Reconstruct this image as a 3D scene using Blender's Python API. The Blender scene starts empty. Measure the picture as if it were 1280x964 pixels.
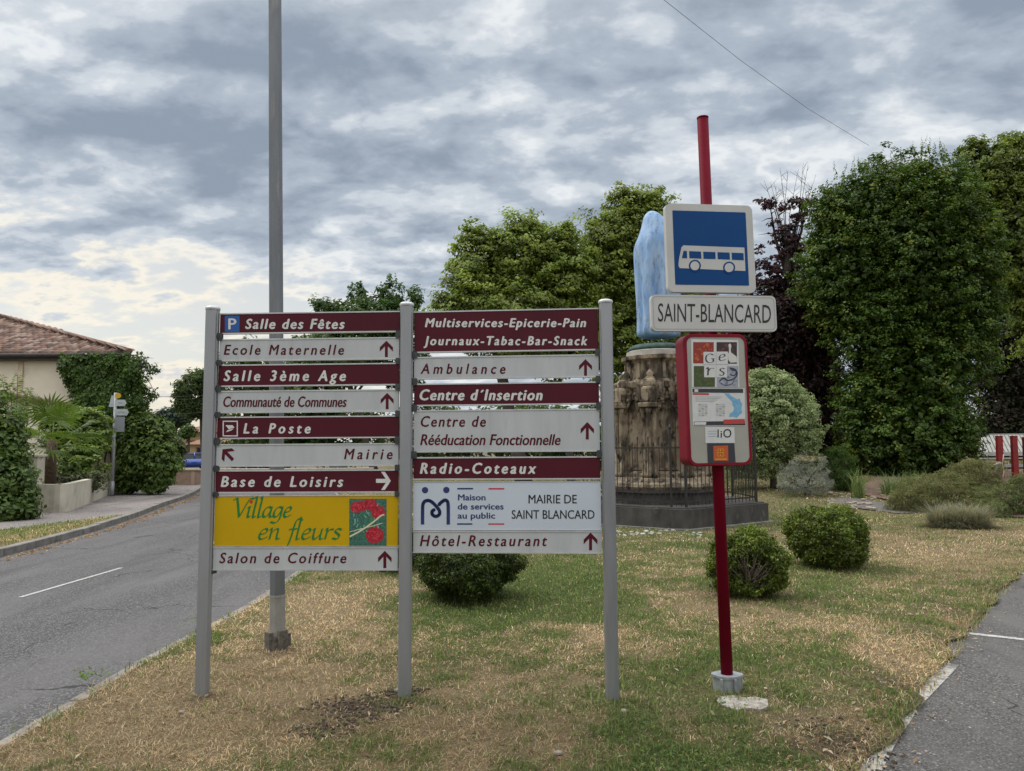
import bpy, math, random
import numpy as np
from mathutils import Vector, Matrix
random.seed(7)
RNG = np.random.default_rng(11)
S = bpy.context.scene
COL = S.collection
# ------------------------------------------------------------------ camera
FPX, CX, CY, CAMH = 920.0, 640.0, 482.0, 1.6
PITCH, ROLL = math.radians(4.85), math.radians(-0.36)
cam_d = bpy.data.cameras.new("camera")
cam_d.sensor_width = 36.0
cam_d.lens = FPX / 1280 * 36
cam_d.clip_start, cam_d.clip_end = 0.05, 5000
cam = bpy.data.objects.new("camera", cam_d)
COL.objects.link(cam)
RC = (Matrix.Rotation(math.radians(90) + PITCH, 3, 'X') @ Matrix.Rotation(ROLL, 3, 'Z'))
cam.matrix_world = Matrix.Translation((0, 0, CAMH)) @ RC.to_4x4()
S.camera = cam
CP = Vector((0, 0, CAMH))


def ray(px, py):
    return RC @ Vector(((px - CX) / FPX, -(py - CY) / FPX, -1.0))


def G(px, py, z=0.0):
    d = ray(px, py)
    return CP + d * ((z - CAMH) / d.z)


def P(px, py, Y):
    d = ray(px, py)
    return CP + d * (Y / d.y)


def ss(a, b, x):
    t = np.clip((np.asarray(x, float) - a) / (b - a), 0, 1)
    return t * t * (3 - 2 * t)


def rise(x, y):
    return 0.7 * ss(16, 36, y) * ss(2, 9, x)


# ------------------------------------------------------------------ noise
def _hash(ix, iy, iz, s):
    h = (ix * 374761393 + iy * 668265263 + iz * 2147483647 + s * 974634777) & 0xffffffff
    h = ((h ^ (h >> 13)) * 1274126177) & 0xffffffff
    return ((h ^ (h >> 16)) & 0xffffff) / float(0xffffff)


def vnoise(x, y, s=0):
    x = np.asarray(x, float); y = np.asarray(y, float)
    ix = np.floor(x).astype(np.int64); iy = np.floor(y).astype(np.int64)
    fx = x - ix; fy = y - iy
    fx = fx * fx * (3 - 2 * fx); fy = fy * fy * (3 - 2 * fy)
    z = np.zeros_like(ix)
    a = _hash(ix, iy, z, s); b = _hash(ix + 1, iy, z, s); c = _hash(ix, iy + 1, z, s); d = _hash(ix + 1, iy + 1, z, s)
    return (a * (1 - fx) + b * fx) * (1 - fy) + (c * (1 - fx) + d * fx) * fy


def fbm(x, y, s=0, o=4):
    r = 0; a = .5; t = 0
    for k in range(o):
        r = r + a * vnoise(x * 2 ** k + 17.3 * k, y * 2 ** k - 9.1 * k, s + k); t += a; a *= .5
    return r / t


# ------------------------------------------------------------------ materials
MATS = {}


def nodes(m):
    m.use_nodes = True
    return m.node_tree.nodes, m.node_tree.links, m.node_tree.nodes['Principled BSDF']


def mk(name, c1, c2=None, scale=8.0, rough=.7, bump=0.0, metal=0.0, stretch=(1, 1, 1), lo=.35, hi=.65, spec=.5, c3=None, s3=2.0, l3=.5, h3=.7, bscale=None, detail=6, coat=0):
    if name in MATS: return MATS[name]
    m = bpy.data.materials.new(name); MATS[name] = m
    N, L, b = nodes(m)
    b.inputs['Roughness'].default_value = rough
    b.inputs['Metallic'].default_value = metal
    b.inputs['Specular IOR Level'].default_value = spec
    b.inputs['Coat Weight'].default_value = coat
    b.inputs['Base Color'].default_value = (*c1, 1)
    tc = N.new('ShaderNodeTexCoord'); mp = N.new('ShaderNodeMapping')
    mp.inputs['Scale'].default_value = stretch
    L.new(tc.outputs['Object'], mp.inputs[0])

    def nz(sc, det=detail, r=.6):
        n = N.new('ShaderNodeTexNoise'); n.inputs['Scale'].default_value = sc; n.inputs['Detail'].default_value = det
        n.inputs['Roughness'].default_value = r
        L.new(mp.outputs[0], n.inputs['Vector']); return n
    if c2 is not None:
        n = nz(scale); r = N.new('ShaderNodeMapRange'); r.inputs[1].default_value = lo; r.inputs[2].default_value = hi
        L.new(n.outputs[0], r.inputs[0])
        mx = N.new('ShaderNodeMix'); mx.data_type = 'RGBA'
        mx.inputs[6].default_value = (*c1, 1); mx.inputs[7].default_value = (*c2, 1)
        L.new(r.outputs[0], mx.inputs[0]); out = mx.outputs[2]
        if c3 is not None:
            n3 = nz(s3); r3 = N.new('ShaderNodeMapRange'); r3.inputs[1].default_value = l3; r3.inputs[2].default_value = h3
            L.new(n3.outputs[0], r3.inputs[0])
            m3 = N.new('ShaderNodeMix'); m3.data_type = 'RGBA'; m3.inputs[7].default_value = (*c3, 1)
            L.new(out, m3.inputs[6]); L.new(r3.outputs[0], m3.inputs[0]); out = m3.outputs[2]
        L.new(out, b.inputs['Base Color'])
    if bump:
        n = nz(bscale or scale * 2, 8, .7)
        bp = N.new('ShaderNodeBump'); bp.inputs['Strength'].default_value = 1.0; bp.inputs['Distance'].default_value = bump
        L.new(n.outputs[0], bp.inputs['Height']); L.new(bp.outputs[0], b.inputs['Normal'])
    return m


def leafmat(name, transl=.35, rough=.5, spec=.35):
    if name in MATS: return MATS[name]
    m = bpy.data.materials.new(name); MATS[name] = m
    N, L, b = nodes(m)
    a = N.new('ShaderNodeAttribute'); a.attribute_name = 'Col'
    b.inputs['Roughness'].default_value = rough; b.inputs['Specular IOR Level'].default_value = spec
    L.new(a.outputs['Color'], b.inputs['Base Color'])
    t = N.new('ShaderNodeBsdfTranslucent')
    hs = N.new('ShaderNodeHueSaturation'); hs.inputs['Value'].default_value = 1.5; hs.inputs['Saturation'].default_value = 1.1
    L.new(a.outputs['Color'], hs.inputs['Color']); L.new(hs.outputs[0], t.inputs[0])
    mx = N.new('ShaderNodeMixShader'); mx.inputs[0].default_value = transl
    L.new(b.outputs[0], mx.inputs[1]); L.new(t.outputs[0], mx.inputs[2])
    L.new(mx.outputs[0], N['Material Output'].inputs[0])
    return m


# ------------------------------------------------------------------ mesh building
class MB:
    def __init__(s): s.v = []; s.f = []; s.m = []; s.mi = 0; s.sm = []; s.smooth = False

    def add(s, vs, fs):
        o = len(s.v); s.v.extend([tuple(v) for v in vs])
        for f in fs: s.f.append([i + o for i in f]); s.m.append(s.mi); s.sm.append(s.smooth)
        return s

    def box(s, c, sz, M=None, bev=0):
        x, y, z = [k / 2 for k in sz]
        if bev:
            bev = min(bev, x * .9, y * .9, z * .9)
            vs = []; fs = []
            bm = __import__('bmesh').new()
            __import__('bmesh').ops.create_cube(bm, size=2)
            for v in bm.verts: v.co = Vector((v.co.x * x, v.co.y * y, v.co.z * z))
            __import__('bmesh').ops.bevel(bm, geom=bm.edges[:], offset=bev, segments=2, profile=.5, affect='EDGES')
            bm.verts.index_update(); vs = [v.co.copy() for v in bm.verts]; fs = [[v.index for v in f.verts] for f in bm.faces]; bm.free()
        else:
            vs = [Vector((i * x, j * y, k * z)) for i in (-1, 1) for j in (-1, 1) for k in (-1, 1)]
            fs = [(0, 1, 3, 2), (4, 6, 7, 5), (0, 4, 5, 1), (2, 3, 7, 6), (0, 2, 6, 4), (1, 5, 7, 3)]
        c = Vector(c)
        if M is not None: vs = [M @ v for v in vs]
        return s.add([v + c for v in vs], fs)

    def prism(s, poly, ax0, ax1, fn=None, bottom=True):
        """poly: 2D list (counter clockwise), extruded from ax0 to ax1 along third axis; fn maps (a,b,c)->world"""
        n = len(poly); fn = fn or (lambda a, b, c: (a, b, c))
        vs = [fn(a, b, ax0) for a, b in poly] + [fn(a, b, ax1) for a, b in poly]
        fs = [[i, (i + 1) % n, n + (i + 1) % n, n + i] for i in range(n)]
        sm = s.smooth; s.add(vs, fs)
        s.smooth = False
        o = len(s.v) - 2 * n
        s.f.append([o + n + i for i in range(n)]); s.m.append(s.mi); s.sm.append(False)
        if bottom: s.f.append([o + n - 1 - i for i in range(n)]); s.m.append(s.mi); s.sm.append(False)
        s.smooth = sm
        return s

    def lathe(s, prof, c, n=24, sx=1, sy=1, rot=0, smooth=True, fn=None):
        vs = []; fs = []
        for r, z in prof:
            for k in range(n):
                a = rot + 2 * math.pi * k / n
                vs.append((c[0] + r * sx * math.cos(a), c[1] + r * sy * math.sin(a), c[2] + z))
        for i in range(len(prof) - 1):
            for k in range(n):
                fs.append((i * n + k, i * n + (k + 1) % n, (i + 1) * n + (k + 1) % n, (i + 1) * n + k))
        if fn: vs = [fn(Vector(v)) for v in vs]
        sm = s.smooth; s.smooth = smooth; s.add(vs, fs); s.smooth = False
        o = len(s.v) - len(vs)
        if prof[-1][0] > 1e-4: s.f.append([o + (len(prof) - 1) * n + k for k in range(n)]); s.m.append(s.mi); s.sm.append(False)
        if prof[0][0] > 1e-4: s.f.append([o + n - 1 - k for k in range(n)]); s.m.append(s.mi); s.sm.append(False)
        s.smooth = sm
        return s

    def tube(s, pts, rad, n=8, smooth=True, caps=True):
        pts = [Vector(p) for p in pts]
        if not hasattr(rad, '__len__'): rad = [rad] * len(pts)
        vs = []; fs = []
        up = Vector((0, 0, 1))
        for i, p in enumerate(pts):
            d = (pts[min(i + 1, len(pts) - 1)] - pts[max(i - 1, 0)]).normalized()
            r = Vector((1, 0, 0)) if abs(d.z) > .95 else up.cross(d).normalized()
            r = (r - d * r.dot(d)).normalized()
            u = d.cross(r)
            for k in range(n):
                a = 2 * math.pi * k / n
                vs.append(p + r * (math.cos(a) * rad[i]) + u * (math.sin(a) * rad[i]))
        for i in range(len(pts) - 1):
            for k in range(n):
                fs.append((i * n + k, i * n + (k + 1) % n, (i + 1) * n + (k + 1) % n, (i + 1) * n + k))
        sm = s.smooth; s.smooth = smooth
        s.add(vs, fs); s.smooth = False
        if caps:
            o = len(s.v) - len(vs)
            s.f.append([o + (len(pts) - 1) * n + k for k in range(n)]); s.m.append(s.mi); s.sm.append(False)
            s.f.append([o + n - 1 - k for k in range(n)]); s.m.append(s.mi); s.sm.append(False)
        s.smooth = sm
        return s

    def mesh(s, name, mats, off=(0, 0, 0)):
        me = bpy.data.meshes.new(name)
        ox, oy, oz = off
        me.from_pydata([(a - ox, b - oy, c - oz) for a, b, c in s.v], [], s.f)
        for m in (mats if isinstance(mats, (list, tuple)) else [mats]): me.materials.append(m)
        me.polygons.foreach_set('material_index', s.m)
        me.polygons.foreach_set('use_smooth', s.sm)
        me.update()
        return me


def npmesh(name, verts, tris, cols, mat, off=(0, 0, 0)):
    me = bpy.data.meshes.new(name)
    verts = np.asarray(verts, np.float32) - np.asarray(off, np.float32)
    nv = len(verts); nf = len(tris); k = tris.shape[1]
    me.vertices.add(nv); me.vertices.foreach_set('co', verts.ravel())
    me.loops.add(nf * k); me.loops.foreach_set('vertex_index', tris.astype(np.int32).ravel())
    me.polygons.add(nf); me.polygons.foreach_set('loop_start', np.arange(0, nf * k, k, dtype=np.int32))
    me.update(calc_edges=True)
    if cols is not None:
        a = me.attributes.new('Col', 'FLOAT_COLOR', 'POINT')
        c = np.ones((nv, 4), np.float32); c[:, :3] = cols
        a.data.foreach_set('color', c.ravel())
    me.materials.append(mat)
    me.validate()
    return me


class Thing:
    def __init__(s, name, label, cat, loc=(0, 0, 0), group=None, kind=None):
        s.loc = Vector(loc)
        s.o = bpy.data.objects.new(name, None); s.o.location = s.loc; s.o.empty_display_size = .2
        COL.objects.link(s.o)
        s.o['label'] = label; s.o['category'] = cat
        if group: s.o['group'] = group
        if kind: s.o['kind'] = kind

    def mesh(s, name, me, parent=None, label=None):
        o = bpy.data.objects.new(name, me); COL.objects.link(o); o.parent = parent or s.o
        if label: o['label'] = label
        return o

    def part(s, name, mb, mat, parent=None, label=None):
        return s.mesh(name, mb.mesh(name, mat, s.loc), parent, label)

    def leaves(s, name, data, mat, parent=None, label=None):
        return s.mesh(name, npmesh(name, *data, mat, s.loc), parent, label)


def struct(name, me, kind='structure', label=None, cat=None):
    o = bpy.data.objects.new(name, me); COL.objects.link(o); o['kind'] = kind
    if label: o['label'] = label
    if cat: o['category'] = cat
    return o


# ------------------------------------------------------------------ foliage
def nrm(a): return a / (np.linalg.norm(a, axis=1, keepdims=True) + 1e-9)


def leaf_arrays(c, nor, dirs, size, cols, width=.55, fold=.18):
    """diamond leaves folded on the midrib. c centre (N,3)"""
    nor = nrm(nor); d = nrm(dirs - nor * np.sum(dirs * nor, 1, keepdims=True)); sd = np.cross(nor, d)
    h = size[:, None] * .5
    b = c - d * h; t = c + d * h - nor * h * .25
    l = c - sd * h * width * 1.0 + nor * h * fold - d * h * .1; r = c + sd * h * width + nor * h * fold - d * h * .1
    v = np.stack([b, r, t, l], 1).reshape(-1, 3)
    i = np.arange(len(c))[:, None] * 4
    tr = np.concatenate([i + [[0, 1, 2]], i + [[0, 2, 3]]], 1).reshape(-1, 3)
    cc = np.repeat(cols, 4, 0)
    return v, tr, cc


def palette(pal, n, rng):
    pal = np.array(pal); k = rng.integers(0, len(pal), n); k2 = rng.integers(0, len(pal), n)
    t = rng.random((n, 1)); c = pal[k] * t + pal[k2] * (1 - t)
    return c


def crown(blobs, n_clump, per, cr, leaf, pal, seed, shell=.72, up=.5, out=.6, rnd=.7, hang=0., width=.55, flat=.75, zmin=None, cvar=.35, dirup=0.0, inner=.15, lump=.06):
    """blobs: list of (centre, (rx,ry,rz), weight)"""
    rng = np.random.default_rng(seed)
    cs = np.array([list(b[0]) for b in blobs]); rs = np.array([list(b[1]) for b in blobs])
    w = np.array([(b[2] if len(b) > 2 else 1) * (r[0] * r[2] + r[1] * r[2] + r[0] * r[1]) for b, r in zip(blobs, rs)]); w = w / w.sum()
    C = np.zeros((0, 3)); O = np.zeros((0, 3))
    while len(C) < n_clump:
        m = n_clump * 2
        k = rng.choice(len(cs), m, p=w)
        d = nrm(rng.normal(size=(m, 3)))
        q = np.where(rng.random(m) < inner, rng.uniform(.3, shell, m), rng.uniform(shell, 1.0, m))
        # lumpy outline
        q = q * (1 + .10 * np.sin(d[:, 0] * 5 + k) * np.cos(d[:, 2] * 6 + seed) + .075 * rng.normal(size=m))
        q = q * (1 + lump * 2 * (fbm(d[:, 0] * 3.2 + k * 7.7, d[:, 2] * 3.2 + d[:, 1] * 2.3, seed, 2) - .5) * 2)
        p = cs[k] + d * rs[k] * q[:, None]
        ok = np.ones(m, bool)
        for j in range(len(cs)):
            e = np.sqrt((((p - cs[j]) / rs[j]) ** 2).sum(1))
            ok &= ~((j != k) & (e < shell * .8))
        if zmin is not None: ok &= p[:, 2] > zmin
        C = np.concatenate([C, p[ok]]); O = np.concatenate([O, nrm(d[ok] / rs[k][ok])])
    C = C[:n_clump]; O = O[:n_clump]
    N = n_clump * per
    ci = np.repeat(np.arange(n_clump), per)
    csz = rng.uniform(.6, 1.35, n_clump)[ci]
    ld = nrm(rng.normal(size=(N, 3))) * (rng.random((N, 1)) ** .45)
    ld[:, 2] *= flat
    p = C[ci] + ld * cr * csz[:, None]
    nor = nrm(O[ci] * out + np.array([0, 0, 1.]) * up + nrm(ld) * .45 + rng.normal(size=(N, 3)) * rnd * .6)
    dr = rng.normal(size=(N, 3)) + O[ci] * .6 + np.array([0, 0, -hang + dirup * 3])
    sz = leaf * rng.uniform(.6, 1.3, N)
    pc = palette(pal, n_clump, rng)[ci]; pl = palette(pal, N, rng)
    col = pc * .55 + pl * .45
    col = col * (1 + cvar * (rng.random((n_clump, 1))[ci] - .5)) * (1 + .3 * (rng.random((N, 1)) - .5))
    return leaf_arrays(p, nor, dr, sz, np.clip(col, 0, 1), width)


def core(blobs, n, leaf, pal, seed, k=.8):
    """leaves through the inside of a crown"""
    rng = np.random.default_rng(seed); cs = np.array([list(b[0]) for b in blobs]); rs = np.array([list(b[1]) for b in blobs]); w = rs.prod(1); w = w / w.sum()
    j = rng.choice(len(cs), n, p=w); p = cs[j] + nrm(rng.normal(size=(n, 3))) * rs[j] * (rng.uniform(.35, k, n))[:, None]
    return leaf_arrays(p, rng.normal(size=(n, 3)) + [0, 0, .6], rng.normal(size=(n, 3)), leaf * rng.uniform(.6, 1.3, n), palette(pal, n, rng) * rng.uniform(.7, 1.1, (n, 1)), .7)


def cat(*ds):
    vs = []; ts = []; cs = []; o = 0
    for v, t, c in ds:
        vs.append(v); ts.append(t + o); cs.append(c); o += len(v)
    return np.concatenate(vs), np.concatenate(ts), np.concatenate(cs)


def shoots(pts, h, per, leaf, pal, seed, spread=.06):
    """upright leafy shoots"""
    rng = np.random.default_rng(seed); n = len(pts); N = n * per
    ci = np.repeat(np.arange(n), per); t = np.tile(np.linspace(0, 1, per), n)
    hh = (h * rng.uniform(.4, 1.2, n))[ci]
    lean = rng.normal(size=(n, 2))[ci] * .12
    p = np.asarray(pts)[ci] + np.stack([lean[:, 0] * t * hh, lean[:, 1] * t * hh, t * hh], 1)
    a = rng.random(N) * 6.28
    o = np.stack([np.cos(a), np.sin(a), 0 * a], 1)
    sz = leaf * (1.15 - .8 * t) * rng.uniform(.8, 1.2, N)
    p = p + o * (sz * .5)[:, None]
    col = palette(pal, N, rng) * rng.uniform(.8, 1.2, (N, 1))
    return leaf_arrays(p, o * .3 + np.array([0, 0, 1.]) * .6 + rng.normal(size=(N, 3)) * .3, o + np.array([0, 0, .3]), sz, col)


def blob(px, py, rx, ry, Y, w=1, dz=.8, dY=0):
    c = P(px, py, Y + dY); k = Y / FPX
    return (c, (rx * k, rx * k * dz, ry * k), w)


def limbs(base, top, r0, targets, seed, n=9, bend=.15):
    """trunk then limbs towards targets"""
    rng = random.Random(seed); mb = MB(); base = Vector(base); top = Vector(top)
    pts = [base + (top - base) * t + Vector((rng.uniform(-1, 1), rng.uniform(-1, 1), 0)) * bend * r0 * 2 * t for t in (0, .1, .35, .7, 1)]
    mb.tube(pts, [r0 * 1.35, r0, r0 * .85, r0 * .7, r0 * .5], 10)
    for t in targets:
        t = Vector(t); s = base + (top - base) * rng.uniform(.45, 1.0)
        mid = s.lerp(t, .5) + Vector((rng.uniform(-.2, .2), rng.uniform(-.2, .2), .25)) * (t - s).length * .3
        L = [s, s.lerp(mid, .5), mid, mid.lerp(t, .5) + Vector((0, 0, .1)), t]
        r = r0 * .4
        mb.tube(L, [r, r * .8, r * .55, r * .35, r * .12], 6)
        for q in range(4):
            a = L[2].lerp(L[4], rng.random()); b = a + Vector((rng.uniform(-1, 1), rng.uniform(-1, 1), rng.uniform(-.3, .4))) * (t - s).length * .18
            mb.tube([a, a.lerp(b, .5) + Vector((0, 0, .05)), b], [r * .3, r * .2, r * .06], 5)
    return mb


BARK = mk('bark', (.10, .085, .07), (.045, .038, .03), 14, .9, .02, stretch=(3, 3, .6))
LEAF = leafmat('leaf')
LEAFD = leafmat('leaf_gloss', .25, .5, .3)


def tree(name, label, base, blobs, data, r0, seed, cat_='tree', mat=None, top=None, group=None, trunk_name='trunk'):
    th = Thing(name, label, cat_, base, group)
    top = top or Vector(blobs[0][0])
    th.part(trunk_name, limbs(base, top, r0, [b[0] for b in blobs] + [Vector(b[0]) + Vector((b[1][0] * .35, 0, b[1][2] * .3)) for b in blobs], seed), BARK)
    th.leaves('crown', data, mat or LEAF)
    return th

# ================================================================== frames, lettering
class Frame:
    def __init__(s, O, U, V):
        s.O = Vector(O); s.V = Vector(V).normalized(); s.U = Vector(U).normalized()
        s.U = (s.U - s.V * s.U.dot(s.V)).normalized(); s.N = s.U.cross(s.V)
        if s.N.y > 0: s.N = -s.N

    def px(s, x, y, n=0.0):
        d = ray(x, y); o = s.O + s.N * n
        p = CP + d * ((o - CP).dot(s.N) / d.dot(s.N)) - s.O
        return p.dot(s.U), p.dot(s.V)

    def W(s, u, v, n=0.0): return s.O + s.U * u + s.V * v + s.N * n
    def fn(s): return lambda a, b, c: s.W(a, b, c)

    def poly(s, mb, pts, n):
        mb.add([s.W(*s.px(x, y, n), n) for x, y in pts], [list(range(len(pts)))[::-1]])

    def rect(s, mb, x0, y0, x1, y1, n): s.poly(mb, [(x0, y0), (x1, y0), (x1, y1), (x0, y1)], n)

    def line(s, mb, pts, w, n, nib=None):
        """w in px"""
        for k in range(len(pts) - 1):
            (a, b), (c, d) = pts[k], pts[k + 1]
            if nib: ex, ey = nib[0] * w / 2, nib[1] * w / 2
            else:
                l = math.hypot(c - a, d - b) or 1; ex, ey = -(d - b) / l * w / 2, (c - a) / l * w / 2
            s.poly(mb, [(a + ex, b + ey), (c + ex, d + ey), (c - ex, d - ey), (a - ex, b - ey)], n)


def tmesh(body, shear=0, off=0, sp=1.0):
    c = bpy.data.curves.new('lettering', 'FONT'); c.body = body; c.shear = shear; c.offset = off; c.space_character = sp
    c.fill_mode = 'FRONT'; c.resolution_u = 3
    o = bpy.data.objects.new('lettering', c); COL.objects.link(o)
    dg = bpy.context.evaluated_depsgraph_get(); dg.update()
    me = bpy.data.meshes.new_from_object(o.evaluated_get(dg))
    v = [tuple(x.co) for x in me.vertices]; f = [list(p.vertices) for p in me.polygons]
    bpy.data.objects.remove(o); bpy.data.curves.remove(c); bpy.data.meshes.remove(me)
    return v, f


_h = tmesh('H'); CAPH = max(v[1] for v in _h[0])


def text(F, mb, body, x0, x1, base, cap, n, shear=0, off=0, sp=1.0, slope=0):
    v, f = tmesh(body, shear, 0, sp)
    a = min(p[0] for p in v); b = max(p[0] for p in v); e = off * cap * 1.15
    copies = ((0, 0),) if off < .002 else ((-e, 0), (e, 0), (0, e * .6), (0, -e * .6))
    for j, (dx, dy) in enumerate(copies):
        pts = []
        for p in v:
            t = (p[0] - a) / (b - a)
            X = x0 + e + t * (x1 - x0 - 2 * e) + dx; Y = base + slope * (X - x0) - p[1] / CAPH * cap + dy
            pts.append(F.W(*F.px(X, Y, n), n + j * .00008))
        mb.add(pts, [q for q in f])


ARW = [(.5, 1), (1, .60), (1, .34), (.61, .66), (.61, 0), (.39, 0), (.39, .66), (0, .34), (0, .60)]


def arrow(F, mb, x0, y0, x1, y1, n, rot=0):
    pts = []
    for a, b in ARW:
        a -= .5; b -= .5
        r = math.radians(rot); c, d = a * math.cos(r) - b * math.sin(r), a * math.sin(r) + b * math.cos(r)
        pts.append((x0 + (c + .5) * (x1 - x0), y1 - (d + .5) * (y1 - y0)))
    F.poly(mb, pts, n)


def spline(pts, k=6):
    P_ = [pts[0]] + list(pts) + [pts[-1]]; out = []
    for i in range(1, len(P_) - 2):
        p0, p1, p2, p3 = [np.array(q, float) for q in P_[i - 1:i + 3]]
        for t in np.linspace(0, 1, k, endpoint=False):
            out.append(tuple(.5 * ((2 * p1) + (-p0 + p2) * t + (2 * p0 - 5 * p1 + 4 * p2 - p3) * t * t + (-p0 + 3 * p1 - 3 * p2 + p3) * t ** 3)))
    out.append(tuple(pts[-1])); return out


GLY = {
    'V': (1.35, [[(-.15, 1.62), (.05, 1.78), (.22, 1.7), (.72, 0)], [(.72, 0), (1.25, 1.5), (1.45, 1.8), (1.75, 1.78)]]),
    'i': (.5, [[(0, .85), (.16, 1), (.14, .15), (.26, 0), (.42, .12)]]),
    'l': (.5, [[(0, 1.8), (.16, 1.95), (.14, .15), (.26, 0), (.42, .12)]]),
    'a': (1.0, [[(.72, .88), (.45, 1.0), (.1, .7), (.06, .2), (.25, 0), (.5, .2), (.72, .7)], [(.75, 1), (.7, .15), (.82, 0), (.98, .14)]]),
    'g': (.95, [[(.72, .88), (.45, 1.0), (.1, .7), (.06, .2), (.25, 0), (.5, .2), (.72, .7)], [(.75, 1), (.72, .1), (.62, -.32), (.3, -.56), (-.1, -.46)]]),
    'e': (.8, [[(.08, .45), (.45, .55), (.62, .8), (.45, 1), (.15, .75), (.06, .3), (.25, 0), (.7, .22)]]),
    'n': (1.0, [[(0, .85), (.14, 1), (.12, 0)], [(.12, .5), (.4, .92), (.65, .92), (.64, .2), (.75, 0), (.92, .14)]]),
    'f': (.55, [[(.85, 1.75), (.6, 1.95), (.35, 1.6), (.25, .3), (.1, -.6), (-.2, -.85)], [(-.02, .93), (.6, .98)]]),
    'u': (1.0, [[(0, .85), (.14, 1), (.12, .25), (.3, 0), (.68, .5)], [(.72, 1), (.68, .15), (.8, 0), (.96, .14)]]),
    'r': (.68, [[(0, .85), (.14, 1), (.12, 0)], [(.12, .5), (.35, .92), (.62, .9)]]),
    's': (.7, [[(.58, .88), (.3, 1), (.1, .75), (.5, .35), (.35, .02), (0, .12)]]),
    ' ': (.55, []),
    'G': (1.2, [[(.9, 1.15), (.6, 1.35), (.2, 1.1), (.08, .6), (.25, .12), (.6, 0), (.92, .15), (.92, .6)], [(.68, .6), (1.1, .62)]]),
}


def nibtext(F, mb, word, x0, x1, base, xh, w, n, shear=.22, ang=38):
    tot = sum(GLY[c][0] for c in word) - .1
    k = (x1 - x0 - shear * xh * .5) / tot; x = x0; j = 0
    nib = (math.cos(math.radians(ang)), -math.sin(math.radians(ang)))
    dots = []
    for c in word:
        adv, st = GLY[c]
        for s_ in st:
            pts = [(x + a * k + shear * b * xh, base - b * xh) for a, b in spline(s_)]
            F.line(mb, pts, w, n + j * .00012, nib); F.line(mb, pts, w * .28, n + j * .00012 + .00006); j = (j + 1) % 4
        if c == 'i': dots.append((x + .16 * k + shear * 1.45 * xh, base - 1.5 * xh))
        x += adv * k
    return dots


def rrect(u0, v0, u1, v1, r, k=6):
    out = []
    for cx, cy, a0 in ((u1 - r, v0 + r, -90), (u1 - r, v1 - r, 0), (u0 + r, v1 - r, 90), (u0 + r, v0 + r, 180)):
        for i in range(k + 1):
            a = math.radians(a0 + 90 * i / k); out.append((cx + r * math.cos(a), cy + r * math.sin(a)))
    return out


def disc(F, mb, x, y, rx, n, ry=None, k=16):
    ry = ry or rx
    F.poly(mb, [(x + rx * math.cos(-2 * math.pi * i / k), y + ry * math.sin(-2 * math.pi * i / k)) for i in range(k)], n)


# ================================================================== the direction sign
ALU = mk('aluminium', (.34, .35, .37), (.27, .28, .30), 5, .42, 0, .5, stretch=(1, 1, .15), c3=(.20, .21, .22), s3=2.5, l3=.55, h3=.8)
RAILM = mk('rail_metal', (.60, .61, .62), (.48, .49, .50), 9, .4, 0, .4)
BURG = mk('burgundy_film', (.078, .007, .017), (.064, .006, .014), 3, .5, 0, 0, spec=.22, c3=(.095, .014, .026), s3=1.6, l3=.55, h3=.8)
WHT = mk('white_film', (.48, .505, .515), (.42, .445, .455), 1.6, .5, 0, 0, spec=.3, stretch=(5, 5, .8), c3=(.36, .375, .37), s3=3, l3=.56, h3=.85)
WHT2 = mk('blue_white_film', (.54, .60, .68), (.50, .56, .64), 2.5, .4)
LETW = mk('white_letter', (.66, .67, .66), (.55, .56, .55), 30, .5)
LETB = mk('burgundy_letter', (.095, .007, .018), (.075, .006, .015), 30, .6, spec=.2)
YEL = mk('yellow_film', (.54, .345, .002), (.49, .31, .002), 2.5, .5, spec=.2)
GRNL = mk('green_letter', (.008, .19, .025), (.006, .16, .03), 30, .5)
BLUEP = mk('parking_blue', (.008, .085, .32), None, 1, .35)
NAVY = mk('navy_print', (.014, .028, .13), None, 1, .5)
REDP = mk('red_print', (.50, .02, .035), None, 1, .5)
BLK = mk('black_print', (.012, .012, .013), None, 1, .5)
CLAMP = mk('clamp_plastic', (.055, .06, .065), (.035, .038, .04), 20, .5)

D1, D2, D3 = 4.955, 4.90, 4.80
p1, p2, p3 = P(259.5, 560, D1), P(507, 560, D2), P(760.5, 560, D3)
sgn = Thing('direction_sign', 'wide two-column town direction sign with burgundy, white and yellow panels on three grey posts', 'direction sign', (p2.x, p2.y, 0))
posts = []
for (pp, ytop, xt) in ((p1, 384, 264), (p2, 379, 508), (p3, 375.5, 756.5)):
    zt = P(xt, ytop, pp.y).z; mb = MB(); n = 32; ring = []
    for k in range(n):
        a = 2 * math.pi * k / n; r = .0435 / max(abs(math.cos(a)), abs(math.sin(a))) ** .35
        g = min(abs((a - q + math.pi) % (2 * math.pi) - math.pi) for q in (math.radians(205), math.radians(335), math.radians(0), math.pi))
        if g < .12: r -= .006
        ring.append((r * math.cos(a), r * math.sin(a)))
    cx, cy = pp.x, pp.y + .022
    mb.prism([(cx + a, cy + b) for a, b in ring], -.12, zt - .012)
    o = sgn.part('post', mb, ALU)
    mc = MB(); mc.lathe([(.047, 0), (.049, .004), (.049, .014), (.044, .022), (.028, .028), (0.0005, .031)], (cx, cy, zt - .018), 28)
    sgn.part('cap', mc, RAILM, o)
    posts.append(Vector((cx, cy, 0)))


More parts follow.
